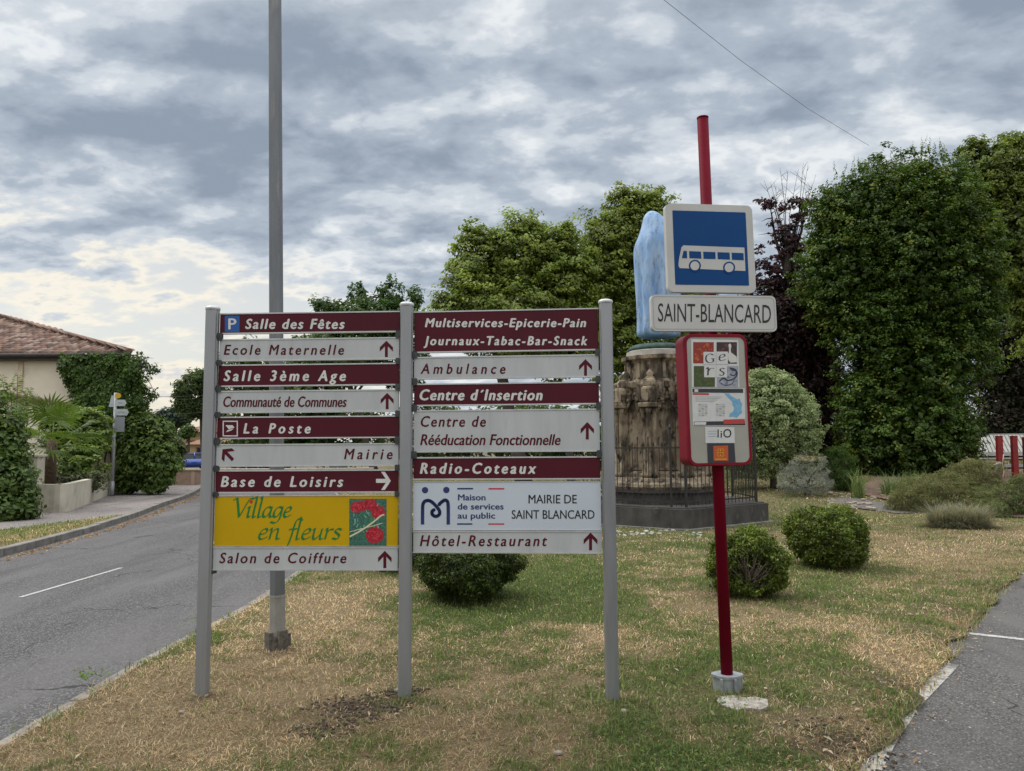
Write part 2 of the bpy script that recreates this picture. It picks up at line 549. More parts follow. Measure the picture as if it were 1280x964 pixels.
def column(pa, pb, specs, xa, xb):
    F = Frame(Vector((pa.x, pa.y, 0)), Vector((pb.x - pa.x, pb.y - pa.y, 0)), (0, 0, 1))
    wid = (Vector((pb.x, pb.y, 0)) - Vector((pa.x, pa.y, 0))).length; u0, u1 = .052, wid - .052
    prev = None
    for (y0, y1, m, lab, fn, rails) in specs:
        v1 = F.px(xa, y0)[1]; v0 = F.px(xa, y1)[1]; r = .0085 if rails else .003
        mb = MB(); mb.prism([(u0, v0 + r), (u1, v0 + r), (u1, v1 - r), (u0, v1 - r)], -.022, 0, F.fn())
        pn = sgn.part('sign_panel', mb, m, None, lab)
        rb = MB()
        if r > 0:
            for (a, b) in ((v0, v0 + r), (v1 - r, v1)):
                rb.prism([(u0 - .004, a), (u1 + .004, a), (u1 + .004, b), (u0 - .004, b)], -.027, .0035, F.fn())
            sgn.part('rail', rb, RAILM, pn)
        fn(F, pn)
        if prev is not None and prev - v1 > .012:
            for uu in (u0 - .006, u1 + .006):
                cb = MB(); h = prev - v1
                cb.prism(rrect(uu - .027, v1 - .009, uu + .027, prev + .009, .004, 2), -.012, .011, F.fn())
                cb.prism([(uu - .011, v1 + .004), (uu + .011, v1 + .004), (uu + .011, prev - .004), (uu - .011, prev - .004)], .011, .014, F.fn())
                sgn.part('clamp', cb, CLAMP)
        prev = v0
    # lower end clamp
    cb = MB(); cb.prism(rrect(u0 - .022, v0 - .022, u0 + .012, v0 - .0015, .004, 2), -.03, .004, F.fn()); sgn.part('clamp', cb, CLAMP)
    return F


def T(mat, items, arrows=(), sh=.22, off=.012):
    def go(F, pn):
        for it in items:
            mb = MB()
            body, x0, x1, base, cap = it[:5]; o_ = it[5] if len(it) > 5 else off
            nat = tmesh(body, sh, o_); w = (max(v[0] for v in nat[0]) - min(v[0] for v in nat[0])) / CAPH * cap
            # letters kept narrow, the rest of the width goes into wide letter spacing
            target = (x1 - x0); sc = .86
            sp = 1.0
            if target > w * sc:
                for _ in range(6):
                    q = tmesh(body, sh, o_, sp); ww = (max(v[0] for v in q[0]) - min(v[0] for v in q[0])) / CAPH * cap * sc
                    sp *= 1 + (target / ww - 1) * 1.6
            text(F, mb, body, x0, x1, base, cap, .0012, sh, o_ * 2.1, sp)
            sgn.part('lettering', mb, mat, pn)
        for a in arrows:
            ab = MB(); arrow(F, ab, *a[:4], .0012, a[4] if len(a) > 4 else 0); sgn.part('arrow', ab, mat, pn)
    return go


def both(*fs):
    def go(F, pn):
        for f in fs: f(F, pn)
    return go


def parking(F, pn):
    a = MB(); F.rect(a, 281, 394.8, 299.4, 415.2, .0011); o = sgn.part('parking_symbol', a, BLUEP, pn)
    b = MB(); text(F, b, 'P', 285.3, 295.6, 411.6, 13.2, .0022, 0, .03); sgn.part('lettering', b, LETW, o)


def post_symbol(F, pn):
    a = MB()
    for q in ((278.3, 526, 297.3, 527.4), (278.3, 544.3, 297.3, 545.7), (278.3, 527.4, 279.7, 544.3), (295.9, 527.4, 297.3, 544.3)): F.rect(a, *q, .0011)
    F.poly(a, [(281.8, 531.6), (290.5, 531.6), (293.2, 534.5), (286, 536.6)], .0013)
    F.poly(a, [(284.6, 537.6), (292.4, 535.6), (289.2, 538.2), (282.2, 540.6)], .0015)
    sgn.part('bird_symbol', a, LETW, pn)


def village(F, pn):
    a = MB(); d = nibtext(F, a, 'Village', 289, 364, 646.6, 12.9, 3.7, .0011); sgn.part('lettering', a, GRNL, pn)
    a = MB(); nibtext(F, a, 'en fleurs', 322, 426, 674.3, 13.4, 3.5, .0011); sgn.part('lettering', a, GRNL, pn)
    b = MB(); disc(F, b, d[0][0] + .5, d[0][1], 2.1, .0019); sgn.part('letter_dot', b, REDP, pn)
    rng = random.Random(5)
    # printed photograph of red flowers on foliage
    ms = [mk('print_dark_green', (.018, .07, .045), (.06, .20, .16), 90, .4), mk('print_green', (.05, .19, .09), None, 1, .4), mk('print_red', (.50, .012, .03), (.30, .006, .02), 120, .4),
          mk('print_pink', (.62, .06, .09), None, 1, .4), mk('print_pale', (.62, .62, .42), None, 1, .4), mk('print_teal', (.22, .42, .40), None, 1, .4), mk('print_deep_red', (.20, .004, .012), None, 1, .4)]
    c = MB(); x0, y0, x1, y1 = 436.6, 623.6, 483.2, 682.3
    F.rect(c, x0, y0, x1, y1, .0011)
    nn = .0013
    for k in range(90):
        c.mi = rng.choice([1, 1, 5, 0]); X = rng.uniform(x0 + 3, x1 - 3); Y = rng.uniform(y0 + 5, y1 - 5); a_ = rng.uniform(-1.9, -1.2) + rng.uniform(-.5, .5)
        l = rng.uniform(3, 6.5); q = (min(max(X + l * math.cos(a_), x0 + 1), x1 - 1), min(max(Y + l * math.sin(a_), y0 + 1), y1 - 1))
        F.line(c, [(X, Y), q], rng.uniform(.5, 1.5), nn + k * .000006)
    c.mi = 2
    for (X, Y, r) in ((446, 634, 8), (452, 632.5, 7), (462.5, 630.5, 8.5), (472.5, 640, 9), (468.5, 669, 11.5)):
        pts = []
        for i in range(26):
            a_ = -2 * math.pi * i / 26; q = r * (1 + .13 * (-1) ** i) * rng.uniform(.92, 1.05)
            pts.append((min(max(X + q * math.cos(a_), x0 + .6), x1 - .6), min(max(Y + q * math.sin(a_) * .92, y0 + .6), y1 - .6)))
        F.poly(c, pts, .00195 + X * 1e-6)
        for i in range(46):
            c.mi = rng.choice([3, 6, 6, 3]); a_ = rng.random() * 6.28; q = r * rng.uniform(.1, .85); l = r * .22
            F.line(c, [(X + q * math.cos(a_), Y + q * .9 * math.sin(a_)), (X + (q * .8) * math.cos(a_ + .35), Y + q * .8 * .9 * math.sin(a_ + .35))], .9, .0024 + i * .000004)
        c.mi = 2
    c.mi = 4
    F.line(c, spline([(437, 671), (450, 664), (465, 654), (476, 645), (480.5, 643.5)]), 2.0, .0027)
    F.line(c, spline([(437, 665), (452, 661), (466, 657.5), (478, 654)]), .9, .0026)
    c.mi = 1; F.poly(c, [(461, 657), (463.5, 640.5), (468, 654)], .00265)
    sgn.part('flower_picture', c, ms, pn)


def maison(F, pn):
    a = MB()
    disc(F, a, 531.3, 612.8, 4.0, .0011); disc(F, a, 557.9, 612.6, 4.0, .0011)
    L1 = spline([(528.2, 655.8), (528.2, 640), (528.8, 630), (532.5, 626), (538, 626.5), (544, 631.5), (549, 638), (549.2, 643), (544.8, 645.6), (540.5, 643.4), (540.2, 639.2), (543, 637.2)], 5)
    L2 = spline([(560.3, 655.8), (560.3, 640), (559.8, 628.5), (556.5, 625.2), (551.5, 628), (548.6, 631.2)], 5)
    F.line(a, L1, 4.3, .0012); F.line(a, L2, 4.3, .00145)
    for L_, nn in ((L1, .00125), (L2, .0015)):
        for q in L_[1:-1]: disc(F, a, q[0], q[1], 2.1, nn, k=10)
    sgn.part('emblem', a, NAVY, pn, 'navy emblem of two linked figures forming a letter M')
    for q in (('Maison', 572.4, 607, 625.4), ('de services', 572, 629.6, 636.8), ('au public', 572, 619, 648.2)):
        b = MB(); text(F, b, *q, 7.3, .0011, 0, .035); sgn.part('lettering', b, NAVY, pn)
    for q in ((571.6, 610, 591.3, 611.9), (571.4, 654.2, 590.4, 656)): c = MB(); F.rect(c, *q, .0011); sgn.part('blue_rule', c, NAVY, pn)
    for q in ((610.6, 610.2, 630.3, 612), (610.4, 654.3, 630.2, 656)): c = MB(); F.rect(c, *q, .0011); sgn.part('red_rule', c, REDP, pn)
    for q in (('MAIRIE DE', 660.6, 721, 629.3), ('SAINT BLANCARD', 639.5, 743.2, 648.5)): d = MB(); text(F, d, *q, 10.6, .0011, 0, .012); sgn.part('lettering', d, BLK, pn)


left_specs = [
    (390.2, 416.5, BURG, 'burgundy top left panel with a blue parking square', both(parking, T(LETW, [('Salle des Fêtes', 306.3, 431, 411, 12, .022)])), 1),
    (422.8, 450.6, WHT, 'white left panel lettered in burgundy with an arrow pointing up, second from the top', T(LETB, [('Ecole Maternelle', 279.6, 430, 443.4, 12.2)], [(474.7, 426, 491.2, 446.4)]), 1),
    (454.8, 482.6, BURG, 'burgundy left panel lettered in white without symbol or arrow', T(LETW, [('Salle 3ème Age', 279.4, 432.5, 476.2, 12.8, .022)]), 1),
    (487.6, 515.8, WHT, 'white left panel with the most tightly spaced burgundy lettering and an up arrow', T(LETB, [('Communauté de Communes', 279, 433.4, 508.6, 12.8)], [(475.9, 491.2, 492, 511.6)]), 1),
    (520.2, 548.2, BURG, 'burgundy panel with a small outlined bird symbol', both(post_symbol, T(LETW, [('La Poste', 304, 388.4, 541.7, 12.2, .022)])), 1),
    (554.6, 583.2, WHT, 'white panel with an arrow pointing up and left', T(LETB, [('Mairie', 430, 490.8, 574, 12.8)], [(275.5, 559, 294, 578, 45)]), 1),
    (587.4, 616.2, BURG, 'burgundy panel with a white arrow pointing right', T(LETW, [('Base de Loisirs', 275.7, 429.2, 608.5, 12.8, .022)], [(470, 589.8, 488.5, 612.6, -90)]), 1),
    (619.6, 683.2, YEL, 'yellow panel with green script lettering and a picture of red flowers', village, 0),
    (683.9, 713.2, WHT, 'lowest left panel, white with burgundy lettering and an up arrow', T(LETB, [('Salon de Coiffure', 274, 433, 704, 12.8)], [(472.6, 688.6, 489.4, 710.2)]), 1)]
FL = column(posts[0], posts[1], left_specs, 386, 386)
right_specs = [
    (387.2, 439.6, BURG, 'tall burgundy top right panel with two lines of white lettering', T(LETW, [('Multiservices-Epicerie-Pain', 531, 732.8, 408.8, 10.6, .024), ('Journaux-Tabac-Bar-Snack', 529.4, 734.4, 431.4, 10.8, .024)]), 1),
    (444.6, 473.2, WHT, 'white right panel with short wide-spaced burgundy lettering and an up arrow', T(LETB, [('Ambulance', 525.6, 632, 467.2, 12.4)], [(723.8, 449, 740, 469.8)]), 1),
    (478.4, 506.6, BURG, 'burgundy right panel between two white panels', T(LETW, [('Centre d´Insertion', 524.5, 678.4, 500.2, 13, .024)]), 1),
    (511.8, 565.2, WHT, 'tall white right panel with two lines of burgundy lettering', T(LETB, [('Centre de', 525.9, 607.4, 533.4, 13), ('Rééducation Fonctionnelle', 525.2, 700.8, 556.3, 13.2)], [(725.8, 527.6, 742.4, 549.4)]), 1),
    (571, 599.6, BURG, 'lowest burgundy panel of the right column', T(LETW, [('Radio-Coteaux', 524.7, 670.6, 592, 13, .024)]), 1),
    (601.8, 663.0, WHT2, 'bluish white panel with a navy emblem and black capitals', maison, 0),
    (663.6, 691.8, WHT, 'lowest right panel, white with burgundy lettering and an up arrow', T(LETB, [('Hôtel-Restaurant', 524.7, 684, 682.6, 13.2)], [(729.6, 665.8, 746.8, 688)]), 1)]
FR = column(posts[1], posts[2], right_specs, 634, 634)

# ================================================================== bus stop
RED = mk('red_enamel', (.155, .003, .016), (.115, .003, .012), 4, .55, 0, 0, spec=.06)
REDL = mk('faded_red_enamel', (.20, .006, .020), (.15, .004, .016), 5, .5, 0, 0, spec=.2)
SIGNW = mk('sign_white', (.52, .52, .51), (.46, .46, .45), 4, .5, spec=.3)
SIGNB = mk('sign_blue', (.002, .055, .20), (.002, .048, .175), 2, .5, spec=.2)
CASEG = mk('case_grey', (.36, .36, .32), (.31, .31, .27), 3, .5, spec=.3)
CASTG = mk('cast_metal', (.34, .37, .39), (.22, .24, .25), 16, .55, .002, .3)
bb = G(909, 852, .05); tp = P(878.3, 148, bb.y + .02)
B = Frame(bb, (math.cos(math.radians(8)), math.sin(math.radians(8)), 0), tp - bb)
bus = Thing('bus_stop_sign', 'red bus stop post with blue bus pictogram, village name plate and timetable case', 'bus stop', (bb.x, bb.y, 0))
Lp = (tp - bb).length
mb = MB(); mb.tube([B.W(0, -.15), B.W(0, Lp * .5), B.W(0, Lp)], .039, 20); mb.tube([B.W(0, Lp - .002), B.W(0, Lp + .006)], .041, 20)
bus.part('pole', mb, RED)
# blue panel
n1 = .085
u0, v1 = B.px(831.3, 254, n1); u1, v0 = B.px(945.3, 366.2, n1)
cx_, cy_ = (u0 + u1) / 2, (v0 + v1) / 2; hw = .305
mb = MB(); mb.prism(rrect(u0, v0, u1, v1, .04), n1 - .045, n1, B.fn()); o = bus.part('sign_plate', mb, SIGNW, None, 'white edged square plate with the blue bus pictogram')
mb = MB(); mb.prism(rrect(u0 + .05, v0 + .05, u1 - .05, v1 - .05, .006, 2), n1, n1 + .0015, B.fn()); bf = bus.part('blue_field', mb, SIGNB, o)
n2 = n1 + .003
mb = MB()
B.poly(mb, [(848.2, 328), (849.3, 321), (852, 308.4), (853.6, 308.3), (853.6, 306.8), (930.4, 309.6), (930.6, 312), (931.8, 338.5), (931.3, 338.8), (920, 338.4), (849.6, 335.2), (848.2, 332.5)], n2)
bp = bus.part('bus_pictogram', mb, SIGNW, bf)
for q in ([(852.4, 322.6), (854.5, 313.6), (858.6, 313.8), (859, 323)], [(861.4, 314), (876.3, 314.6), (876.8, 323.4), (861.8, 322.8)], [(879, 314.7), (894.2, 315.2), (894.6, 324), (879.4, 323.5)],
          [(896.8, 315.3), (912, 315.8), (912.5, 324.6), (897.2, 324)], [(914.5, 315.9), (929.4, 316.5), (929.8, 325.4), (915, 324.8)]): mb = MB(); B.poly(mb, q, n2 + .0012); bus.part('bus_window', mb, SIGNB, bf)
for q in ((868.6, 332.3), (911.4, 334.6)):
    mb = MB(); disc(B, mb, *q, 7.6, n2 + .0012, k=24); bus.part('wheel_arch', mb, SIGNB, bf)
    mb = MB(); disc(B, mb, *q, 5.6, n2 + .0024, k=24); bus.part('bus_wheel', mb, SIGNW, bf)
# name plate
u0, v1 = B.px(813.4, 368.2, n1); u1, v0 = B.px(971.6, 414.6, n1)
mb = MB(); mb.prism(rrect(u0, v0, u1, v1, .035), n1 - .04, n1, B.fn()); o = bus.part('name_plate', mb, SIGNW, None, 'long white plate with the village name in black capitals')
mb = MB()
rin, rout = rrect(u0 + .012, v0 + .012, u1 - .012, v1 - .012, .028), rrect(u0 + .0155, v0 + .0155, u1 - .0155, v1 - .0155, .026)
k = len(rin); mb.add([B.W(a, b, n1 + .001) for a, b in rin + rout], [[i, (i + 1) % k, k + (i + 1) % k, k + i] for i in range(k)])
bus.part('edge_line', mb, mk('grey_line', (.30, .30, .30), None, 1, .5), o)
mb = MB(); text(B, mb, 'SAINT-BLANCARD', 822.6, 963.8, 401.8, 22.4, n1 + .0015, 0, 0, slope=.014); bus.part('lettering', mb, BLK, o)
# timetable case
n3 = .10
u0, v1 = B.px(854.0, 417.2, n3); u1, v0 = B.px(941.8, 581.8, n3)
mb = MB(); mb.prism(rrect(u0, v0, u1, v1, .06, 8), n3 - .155, n3 - .012, B.fn())
rin = rrect(u0 + .006, v0 + .006, u1 - .006, v1 - .006, .055, 8); ro = rrect(u0, v0, u1, v1, .06, 8); k = len(ro)
mb.add([B.W(a, b, n3 - .012) for a, b in ro] + [B.W(a, b, n3) for a, b in rin], [[i, (i + 1) % k, k + (i + 1) % k, k + i] for i in range(k)])
r2 = rrect(u0 + .022, v0 + .022, u1 - .022, v1 - .022, .045, 8)
mb.add([B.W(a, b, n3) for a, b in rin + r2] + [B.W(a, b, n3 - .006) for a, b in r2], [[i, (i + 1) % k, k + (i + 1) % k, k + i] for i in range(k)] + [[k + i, k + (i + 1) % k, 2 * k + (i + 1) % k, 2 * k + i] for i in range(k)])
cs = bus.part('timetable_case', mb, REDL, None, 'red framed case with rounded corners')
mb = MB(); mb.prism(rrect(u0 + .0215, v0 + .0215, u1 - .0215, v1 - .0215, .045, 8), n3 - .011, n3 - .004, B.fn())
fc = bus.part('display_board', mb, CASEG, cs)
nf = n3 - .0025


def zx(X, Y): return (830 + X * .2073, 400 + Y * .2073)


def zr(mb, a, b, c, d, n): B.poly(mb, [zx(a, b), zx(c, b), zx(c, d), zx(a, d)], n)


def zq(mb, pts, n): B.poly(mb, [zx(*p) for p in pts], n)


PAPER = mk('paper', (.60, .61, .60), (.54, .55, .54), 20, .6)
mb = MB(); zq(mb, [(163, 116), (448, 122), (455, 408), (168, 406)], nf); po = bus.part('poster', mb, PAPER, fc, 'upper poster with four small pictures and four white letter tiles')
rng = random.Random(3)
tiles = [((176, 134, 300, 262), [(.24, .03, .015), (.45, .10, .02), (.38, .05, .02), (.12, .02, .02)]), ((317, 134, 440, 264), [(.035, .02, .022), (.08, .03, .03), (.02, .018, .02), (.14, .04, .04)]),
         ((180, 278, 307, 404), [(.05, .075, .02), (.06, .09, .025), (.04, .06, .02), (.08, .10, .035)]), ((320, 278, 448, 405), [(.30, .32, .38), (.22, .24, .30), (.36, .37, .42), (.16, .17, .22)])]
for ti, ((a, b, c, d), cols) in enumerate(tiles):
    ms = [mk('tile_%d_%d' % (ti, i), q, None, 1, .5) for i, q in enumerate(cols)]
    mb = MB(); zr(mb, a, b, c, d, nf + .0008)
    for k in range(60):
        mb.mi = rng.randrange(4); X, Y = rng.uniform(a + 12, c - 12), rng.uniform(b + 12, d - 12); r = rng.uniform(4, 11)
        zq(mb, [(X + r * math.cos(-q - rng.random() * .5), Y + r * math.sin(-q - rng.random() * .5)) for q in (0, 1.2, 2.4, 3.6, 5)], nf + .0009 + k * .000004)
    if ti == 1:
        mb.mi = len(ms); ms.append(mk('goose_white', (.58, .57, .54), None, 1, .5))
        mb2 = [(388, 150), (396, 142), (404, 146), (406, 160), (402, 178), (404, 196), (420, 208), (438, 222), (440, 255), (400, 258), (388, 240), (386, 210), (392, 190), (391, 165)]
        zq(mb, mb2, nf + .0013)
    if ti == 2:
        mb.mi = 3; B.line(mb, [zx(200, 300), zx(240, 360), zx(300, 398)], .7, nf + .0013); B.line(mb, [zx(185, 340), zx(230, 400)], .6, nf + .0014)
    if ti == 3:
        mb.mi = len(ms); ms.append(mk('tile_dark', (.02, .025, .05), None, 1, .5))
        B.line(mb, [zx(*q) for q in spline([(395, 290), (430, 300), (440, 330), (420, 355), (385, 365), (360, 350), (335, 370)])], 1.8, nf + .0013)
        B.line(mb, [zx(*q) for q in spline([(400, 330), (425, 335), (435, 310), (400, 300)])], 1.4, nf + .0014)
        B.line(mb, [zx(*q) for q in spline([(340, 380), (370, 395), (410, 385), (425, 360)])], .9, nf + .0015)
    bus.part('picture_tile', mb, ms, po)
mb = MB()
for q in ((238, 193, 311, 268), (317, 191, 386, 268), (242, 272, 309, 346), (316, 272, 380, 346)): zr(mb, *q, nf + .0019)
tl = bus.part('letter_tile', mb, PAPER, po)
mb = MB(); GREYP = mk('grey_print', (.045, .045, .05), None, 1, .5)
for (ch, X0, X1, base, xh) in (('G', 248, 306, 258, 40), ('e', 330, 372, 246, 40), ('r', 256, 298, 334, 46), ('s', 333, 366, 336, 46)):
    a, b = zx(X0, base); nibtext(B, mb, ch, a, zx(X1, base)[0], b, xh * .2073, 2.0, nf + .0025, 0, 10)
bus.part('lettering', mb, GREYP, po)
mb = MB(); zq(mb, [(166, 410), (486, 413), (491, 641), (175, 636)], nf + .0004); mp = bus.part('map_sheet', mb, PAPER, fc, 'network map sheet with a blue district shape and red bars')
mb = MB(); DK = mk('dark_band', (.028, .032, .042), None, 1, .5)
zq(mb, [(171, 414), (477, 416), (478, 440), (172, 438)], nf + .0014); zq(mb, [(181, 613), (489, 609), (490, 636), (182, 634)], nf + .0014); bus.part('dark_band', mb, DK, mp)
mb = MB(); RB = mk('red_band', (.42, .05, .045), None, 1, .5)
zq(mb, [(173, 441), (271, 442), (271, 453), (173, 452)], nf + .0014); zq(mb, [(359, 601), (487, 597), (488, 626), (360, 628)], nf + .0024); bus.part('red_band', mb, RB, mp)
mb = MB(); zq(mb, [(364, 441), (396, 444), (403, 458), (440, 478), (458, 474), (462, 495), (472, 505), (466, 535), (472, 560), (455, 572), (440, 590), (415, 582), (392, 585), (396, 566), (418, 552), (424, 530), (412, 512), (410, 490), (384, 466)], nf + .0014)
bus.part('district_map', mb, mk('map_blue', (.12, .32, .52), (.20, .42, .60), 60, .5), mp)
mb = MB(); tm = [mk('print_line', (.30, .31, .32), None, 1, .5), mk('print_yellow', (.50, .48, .34), None, 1, .5), mk('print_lightblue', (.36, .44, .52), None, 1, .5)]
for k in range(5):
    mb.mi = 0; zq(mb, [(190, 462 + k * 9), (350 - k * 14, 464 + k * 9), (350 - k * 14, 466 + k * 9), (190, 464 + k * 9)], nf + .0014) if k < 4 else None
for cx_, cn in ((208, 3), (314, 3)):
    for i in range(cn):
        for j in range(6):
            mb.mi = (i + j) % 3; zr(mb, cx_ + i * 19, 506 + j * 13, cx_ + 15 + i * 19, 514 + j * 13, nf + .0014)
bus.part('timetable_print', mb, tm, mp)
mb = MB(); zq(mb, [(184, 616), (254, 615), (254, 632), (184, 633)], nf + .0022); zq(mb, [(184, 418), (206, 418), (206, 434), (184, 434)], nf + .0022); bus.part('white_strip', mb, PAPER, mp)
mb = MB(); zq(mb, [(248, 644), (424, 646), (428, 742), (250, 742)], nf + .0004); st = bus.part('logo_sticker', mb, PAPER, fc)
mb = MB()
a = zx(325, 709); b = zx(407, 709)
text(B, mb, 'l', zx(323, 0)[0], zx(330, 0)[0], a[1], 10, nf + .0014, 0, .01); text(B, mb, 'i', zx(341, 0)[0], zx(350, 0)[0], a[1], 8.6, nf + .0014, 0, .01); text(B, mb, 'O', zx(357, 0)[0], zx(407, 0)[0], a[1], 10.5, nf + .0014, 0, .01)
bus.part('lettering', mb, BLK, st)
mb = MB()
for k in range(3): zr(mb, 266, 668 + 15 * k, 318, 674 + 15 * k, nf + .0014)
bus.part('fine_print', mb, tm[2], st)
mb = MB(); zq(mb, [(260, 744), (424, 742), (432, 862), (264, 864)], nf + .0004); st = bus.part('emblem_sticker', mb, DK, fc, 'dark sticker with an orange square and yellow emblem')
mb = MB(); zq(mb, [(297, 760), (386, 757), (388, 850), (300, 850)], nf + .0014); sq = bus.part('orange_square', mb, mk('orange_print', (.46, .085, .02), None, 1, .5), st)
mb = MB(); yo = mk('yellow_print', (.60, .30, .02), None, 1, .5)
for q in ([(341, 770), (346, 790), (336, 790)], [(341, 828), (336, 812), (346, 812)], [(316, 800), (332, 794), (332, 806)], [(366, 800), (350, 806), (350, 794)]): zq(mb, q, nf + .0024)
for q in ((322, 786), (360, 786), (322, 814), (360, 814), (330, 778), (352, 778), (330, 822), (352, 822), (341, 800)): disc(B, mb, *zx(*q), .85, nf + .0024, k=8)
zr(mb, 310, 836, 378, 843, nf + .0024)
bus.part('yellow_emblem', mb, yo, sq)
# base
mb = MB(); fnb = lambda a, b, c: Vector((bb.x + a, bb.y + b, c))
sock = []
for i in range(24):
    a = 2 * math.pi * i / 24; r = .086 * (1 + .16 * abs(math.cos(2 * (a + .5)))); sock.append((r * math.cos(a + .3), r * .8 * math.sin(a + .3)))
mb.prism([(a * .93, b * .93) for a, b in sock], -.03, .085, fnb); mb.prism([(a * 1.04, b * 1.04) for a, b in sock], .085, .10, fnb)
for a in (-2.2, -1.2, -.2, 1.0, 2.2): mb.box(fnb(.088 * math.cos(a), .075 * math.sin(a), .04), (.02, .02, .09), Matrix.Rotation(a, 3, 'Z'), .004)
bus.part('base_socket', mb, CASTG)
mb = MB(); q = [G(896, 878), G(906, 885), G(920, 889), G(936, 887), G(950, 889), G(961, 885), G(959, 876), G(944, 873), G(930, 874), G(915, 871), G(900, 873)]
q = [Vector((a.x, a.y, 0)) for a in q]
mb.prism([(a.x, a.y) for a in q], -.05, .010); bus.part('footing', mb, mk('concrete_pale', (.38, .36, .33), (.17, .15, .12), 18, .9, .01, lo=.4, hi=.7))

# ================================================================== street lamp
lb = G(347, 809); lt = P(343.6, 0, lb.y)
ax = (lt - lb).normalized()
GALV = mk('galvanised_steel', (.20, .215, .235), (.14, .15, .165), 3.5, .5, 0, .35, stretch=(2, 2, .3), c3=(.26, .265, .27), s3=7, l3=.55, h3=.75)
lamp = Thing('street_lamp', 'tall faceted grey steel lamp post rising behind the left sign column', 'street lamp', (lb.x, lb.y, 0))
mb = MB(); Lh = 8.5
mb.tube([lb + ax * t for t in (-.1, .2, .55, 3, 5.5, Lh)], [.064, .063, .062, .060, .057, .050], 8, smooth=False)
lamp.part('pole', mb, GALV)
mb = MB(); mb.tube([lb + ax * .0, lb + ax * .42], [.0655, .0645], 8, smooth=False); mb.tube([lb + ax * .4, lb + ax * .415], .067, 8, smooth=False)
lamp.part('sleeve', mb, mk('pale_sleeve', (.33, .33, .31), (.25, .25, .23), 9, .7))
mb = MB()
for a in range(4):
    q = math.pi / 4 + a * math.pi / 2
    mb.prism([(lb.x + math.cos(q + d) * r, lb.y + math.sin(q + d) * r) for d, r in ((-.5, .07), (-.36, .104), (.36, .104), (.5, .07))], -.05, .10 + .016 * a)
mb.tube([lb + Vector((0, 0, -.05)), lb + Vector((0, 0, .10))], [.092, .08], 8, smooth=False)
lamp.part('base_collar', mb, mk('rough_collar', (.20, .185, .16), (.09, .08, .065), 22, .95, .008))
top_ = lb + ax * Lh
mb = MB(); mb.tube([top_ - ax * .05, top_ + Vector((-.3, .05, .35)), top_ + Vector((-1.0, .1, .5)), top_ + Vector((-1.5, .15, .5))], [.045, .04, .035, .03], 10); lamp.part('arm', mb, GALV)
mb = MB(); mb.box(top_ + Vector((-1.8, .17, .49)), (.7, .28, .12), None, .04); hd = lamp.part('lamp_head', mb, GALV)
mb = MB(); mb.box(top_ + Vector((-1.85, .17, .42)), (.45, .2, .03), None, .01); lamp.part('lens', mb, mk('lens', (.6, .6, .58), None, 1, .2), hd)

# ================================================================== ground, road, kerbs
KF = [(-8.0, -6), (-8.0, 4), (-8.02, 9), (-8.15, 11.7), (-8.6, 14.8), (-9.3, 18), (-10.4, 22), (-12.2, 28.6), (-15.5, 37), (-20.5, 46), (-28, 56), (-38, 64), (-52, 72), (-75, 80)]
KF = [(-8.0, -18)] + KF


def offs(c, d):
    out = []
    for i, (x, y) in enumerate(c):
        a = c[max(i - 1, 0)]; b = c[min(i + 1, len(c) - 1)]; t = Vector((b[0] - a[0], b[1] - a[1])).normalized()
        out.append((x + t.y * d, y - t.x * d))
    return out


KFs = spline(KF, 5)
rng = random.Random(9)
NEd = [(-2.92 + .0 * y, y) for y in (-18, -6, 4)] + [(-2.93, 6), (-2.84, 8.6), (-3.2, 13), (-4.0, 17.5), (-5.3, 23), (-7.4, 30), (-11.2, 39.5), (-16.6, 49), (-24.6, 59.5), (-35.5, 68), (-50, 76.5), (-74, 85)]
NEs = spline(NEd, 5)


def strip(A, Bc, za, zb, name, mat, cols=1, kind=None):
    v = []; f = []
    n = len(A)
    for (a, b) in zip(A, Bc):
        for c in range(cols + 1):
            t = c / cols; v.append((a[0] * (1 - t) + b[0] * t, a[1] * (1 - t) + b[1] * t, za * (1 - t) + zb * t))
    for i in range(n - 1):
        for c in range(cols):
            k = i * (cols + 1) + c; f.append((k, k + 1, k + cols + 2, k + cols + 1))
    me = bpy.data.meshes.new(name); me.from_pydata(v, [], f); me.materials.append(mat); me.update()
    return me


